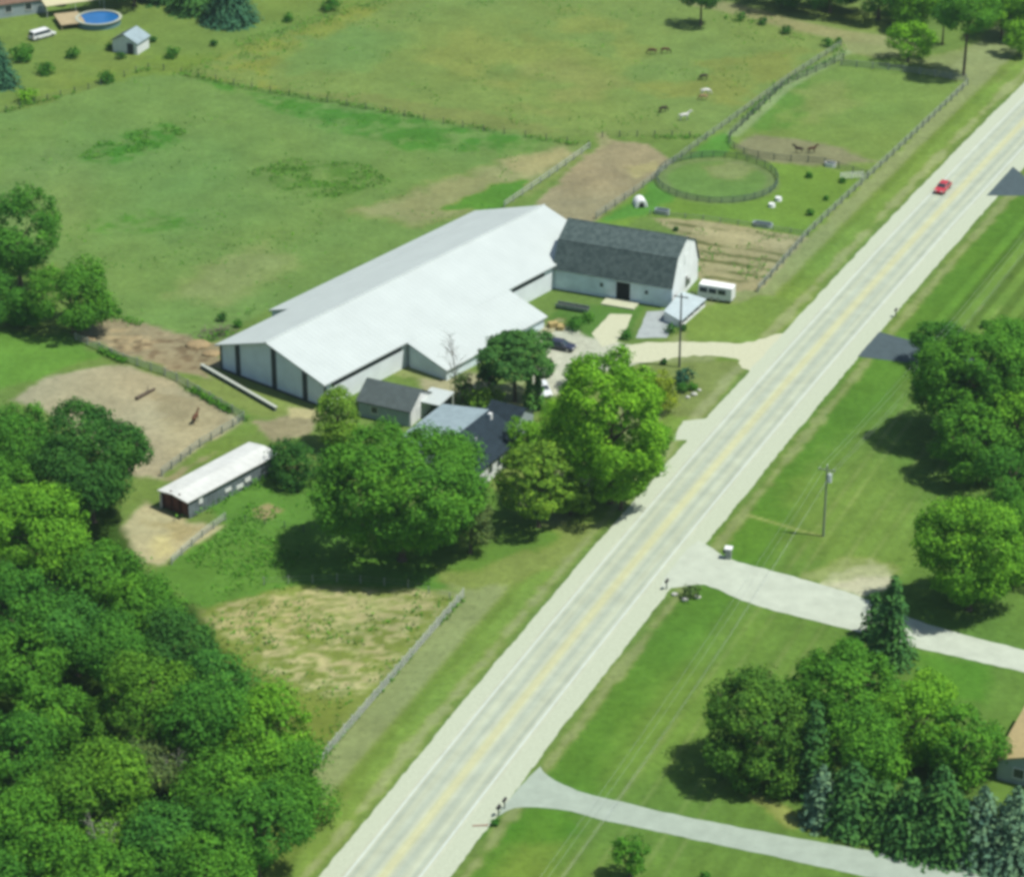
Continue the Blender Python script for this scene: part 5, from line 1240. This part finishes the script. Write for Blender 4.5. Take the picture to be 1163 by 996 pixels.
# rank weeds along the fence lines: nobody could count them
rs = np.random.RandomState(5); WP = []
def weeds_along(px, dens, width, hgt):
    pts = [P(u, v)[:2] for u, v in px]
    for i in range(len(pts)-1):
        L = np.linalg.norm(pts[i+1]-pts[i]); k = int(L*dens)
        t = rs.rand(k)[:, None]; q = pts[i]+(pts[i+1]-pts[i])*t + rs.normal(0, width, (k, 2))
        kp = fbm(q[:, 0], q[:, 1], 5, 44) > .43; q = q[kp]
        WP.append(np.concatenate([q, rs.uniform(.08, hgt, (len(q), 1))], 1))
weeds_along([(205,84),(280,101),(342,111),(459,131),(611,158),(668,168)], 14, .5, .55)
weeds_along([(684,156),(803,157)], 16, .45, .5)
weeds_along([(0,130),(34,120),(103,102),(165,80),(205,84)], 14, .45, .6)
weeds_along([(88,388),(141,412),(195,431),(277,478)], 70, .32, .8)
weeds_along([(84,378),(118,357),(190,378),(240,388)], 30, .6, .6)
weeds_along([(210,85),(300,45),(400,10),(450,0)], 18, 2.0, .6)
weeds_along([(820,20),(880,32),(950,55),(955,62)], 20, .8, .7)
weeds_along([(240,384),(262,378),(300,350)], 40, .7, 1.0)
weeds_along([(955,62),(890,95),(830,148)], 12, .5, .5)
weeds_along([(356,872),(440,775),(526,680)], 16, .25, .45)
weeds_along([(215,585),(312,535)], 40, .8, .8)
def tufts(px, n, hgt, sc, th):
    W_ = np.array([P(u, v)[:2] for u, v in px]); lo_, hi = W_.min(0), W_.max(0)
    q = lo_+rs.rand(n, 2)*(hi-lo_); ins = np.zeros(n, bool)
    for i in range(len(W_)):
        a, b = W_[i], W_[(i+1) % len(W_)]; c1 = (a[1] <= q[:, 1]) != (b[1] <= q[:, 1])
        ins ^= c1 & (q[:, 0] < a[0]+(q[:, 1]-a[1])*(b[0]-a[0])/(b[1]-a[1]+1e-9))
    q = q[ins]; q = q[fbm(q[:, 0], q[:, 1], sc, 61)+rs.normal(0, .03, len(q)) > th]
    WP.append(np.concatenate([q, rs.uniform(.04, hgt, (len(q), 1))], 1))
tufts([(0,150),(165,85),(342,112),(600,160),(570,234),(300,345),(240,385),(120,340)], 6000, .22, 7, .60)
tufts([(85,184),(115,158),(200,140),(215,150),(180,170)], 2600, .3, 3, .5)
tufts([(280,196),(330,180),(420,188),(445,208),(380,226),(320,216)], 3000, .3, 3, .5)
tufts([(215,84),(420,4),(780,-20),(945,50),(820,150),(690,154),(460,128)], 9000, .24, 6, .60)
tufts([(215,84),(420,4),(440,12),(300,70),(250,95)], 4000, .4, 3, .5)
tufts([(740,250),(915,270),(862,328),(800,318)], 2500, .3, 3, .56)
tufts([(200,690),(330,612),(480,650),(515,680),(360,860),(300,800)], 5000, .3, 4, .56)
tufts([(195,648),(256,598),(312,540),(370,545),(330,660)], 4000, .25, 4, .52)
wp = np.concatenate(WP); nr = rs.normal(size=(len(wp), 3))*.6+np.array([0, 0, .8]); nr /= np.linalg.norm(nr, axis=1)[:, None]
sz = rs.uniform(.12, .30, len(wp))
wo_ = mesh_obj('weeds', arr_mesh('weeds', quads(wp, nr, sz, sz*.6, rs), 4, np.clip(rs.normal(.5, .2, len(wp)), 0, 1)), LM['mid']); tag(wo_, 'rank dark weeds growing along the field fences', 'weeds', None, 'stuff')


p = P(248, 379); bp_ = MB(); rng = random.Random(12)
for k in range(150):
    a = rng.uniform(0, 6.28); r_ = abs(rng.gauss(0, 1.5)); x, y = r_*math.cos(a)*1.5, r_*math.sin(a); z = max(.05, .9-.32*r_)*rng.random()
    d = Vector((rng.gauss(0, 1), rng.gauss(0, 1), rng.gauss(0, .35))).normalized()*rng.uniform(.4, 1.1); bp_.tube((x, y, z+.05), (x+d.x, y+d.y, max(.03, z+d.z)), rng.uniform(.03, .07), .02, 5)
ob = bp_.build('brush_pile', mat('brush_wood', (0.16, 0.13, 0.11), .95, .4, 2)); ob.location = (p[0], p[1], 0); tag(ob, 'grey brown brush pile at the pasture corner of the white arena', 'brush pile')
for k, (u, v, r_, lb) in enumerate(((225, 392, 1.5, 'larger tan soil heap beside the brush pile'), (240, 402, 1.1, 'smaller tan soil heap below the brush pile'), (100, 386, .9, 'pale soil heap at the tree end of the brown dirt strip'))):
    p = P(u, v); mb = MB(); mb.blob((0, 0, 0), r_, 3, .10, random.Random(k+3), (1.3, 1, .42)); ob = mb.build('soil_heap', mat('heap_soil', col(176, 156, 116), 1, .25, 1.5), smooth=True); ob.location = (p[0], p[1], 0); tag(ob, lb, 'soil heap')

# ------------------------------------------------------------------ air
hz = MB(); hz.box(-6000, 6000, -900, 9000, -1.0, 186.0); hzm = bpy.data.materials.new('summer_haze'); hzm.use_nodes = True
n = hzm.node_tree.nodes; l = hzm.node_tree.links; n.clear(); out = n.new('ShaderNodeOutputMaterial'); pv = n.new('ShaderNodeVolumePrincipled')
pv.inputs['Color'].default_value = (0.70, 0.93, 0.90, 1); pv.inputs['Density'].default_value = 0.00008; pv.inputs['Anisotropy'].default_value = 0.2
l.new(pv.outputs[0], out.inputs['Volume']); hzo = hz.build('haze', hzm); tag(hzo, kind='stuff')
S.cycles.volume_bounces = 0
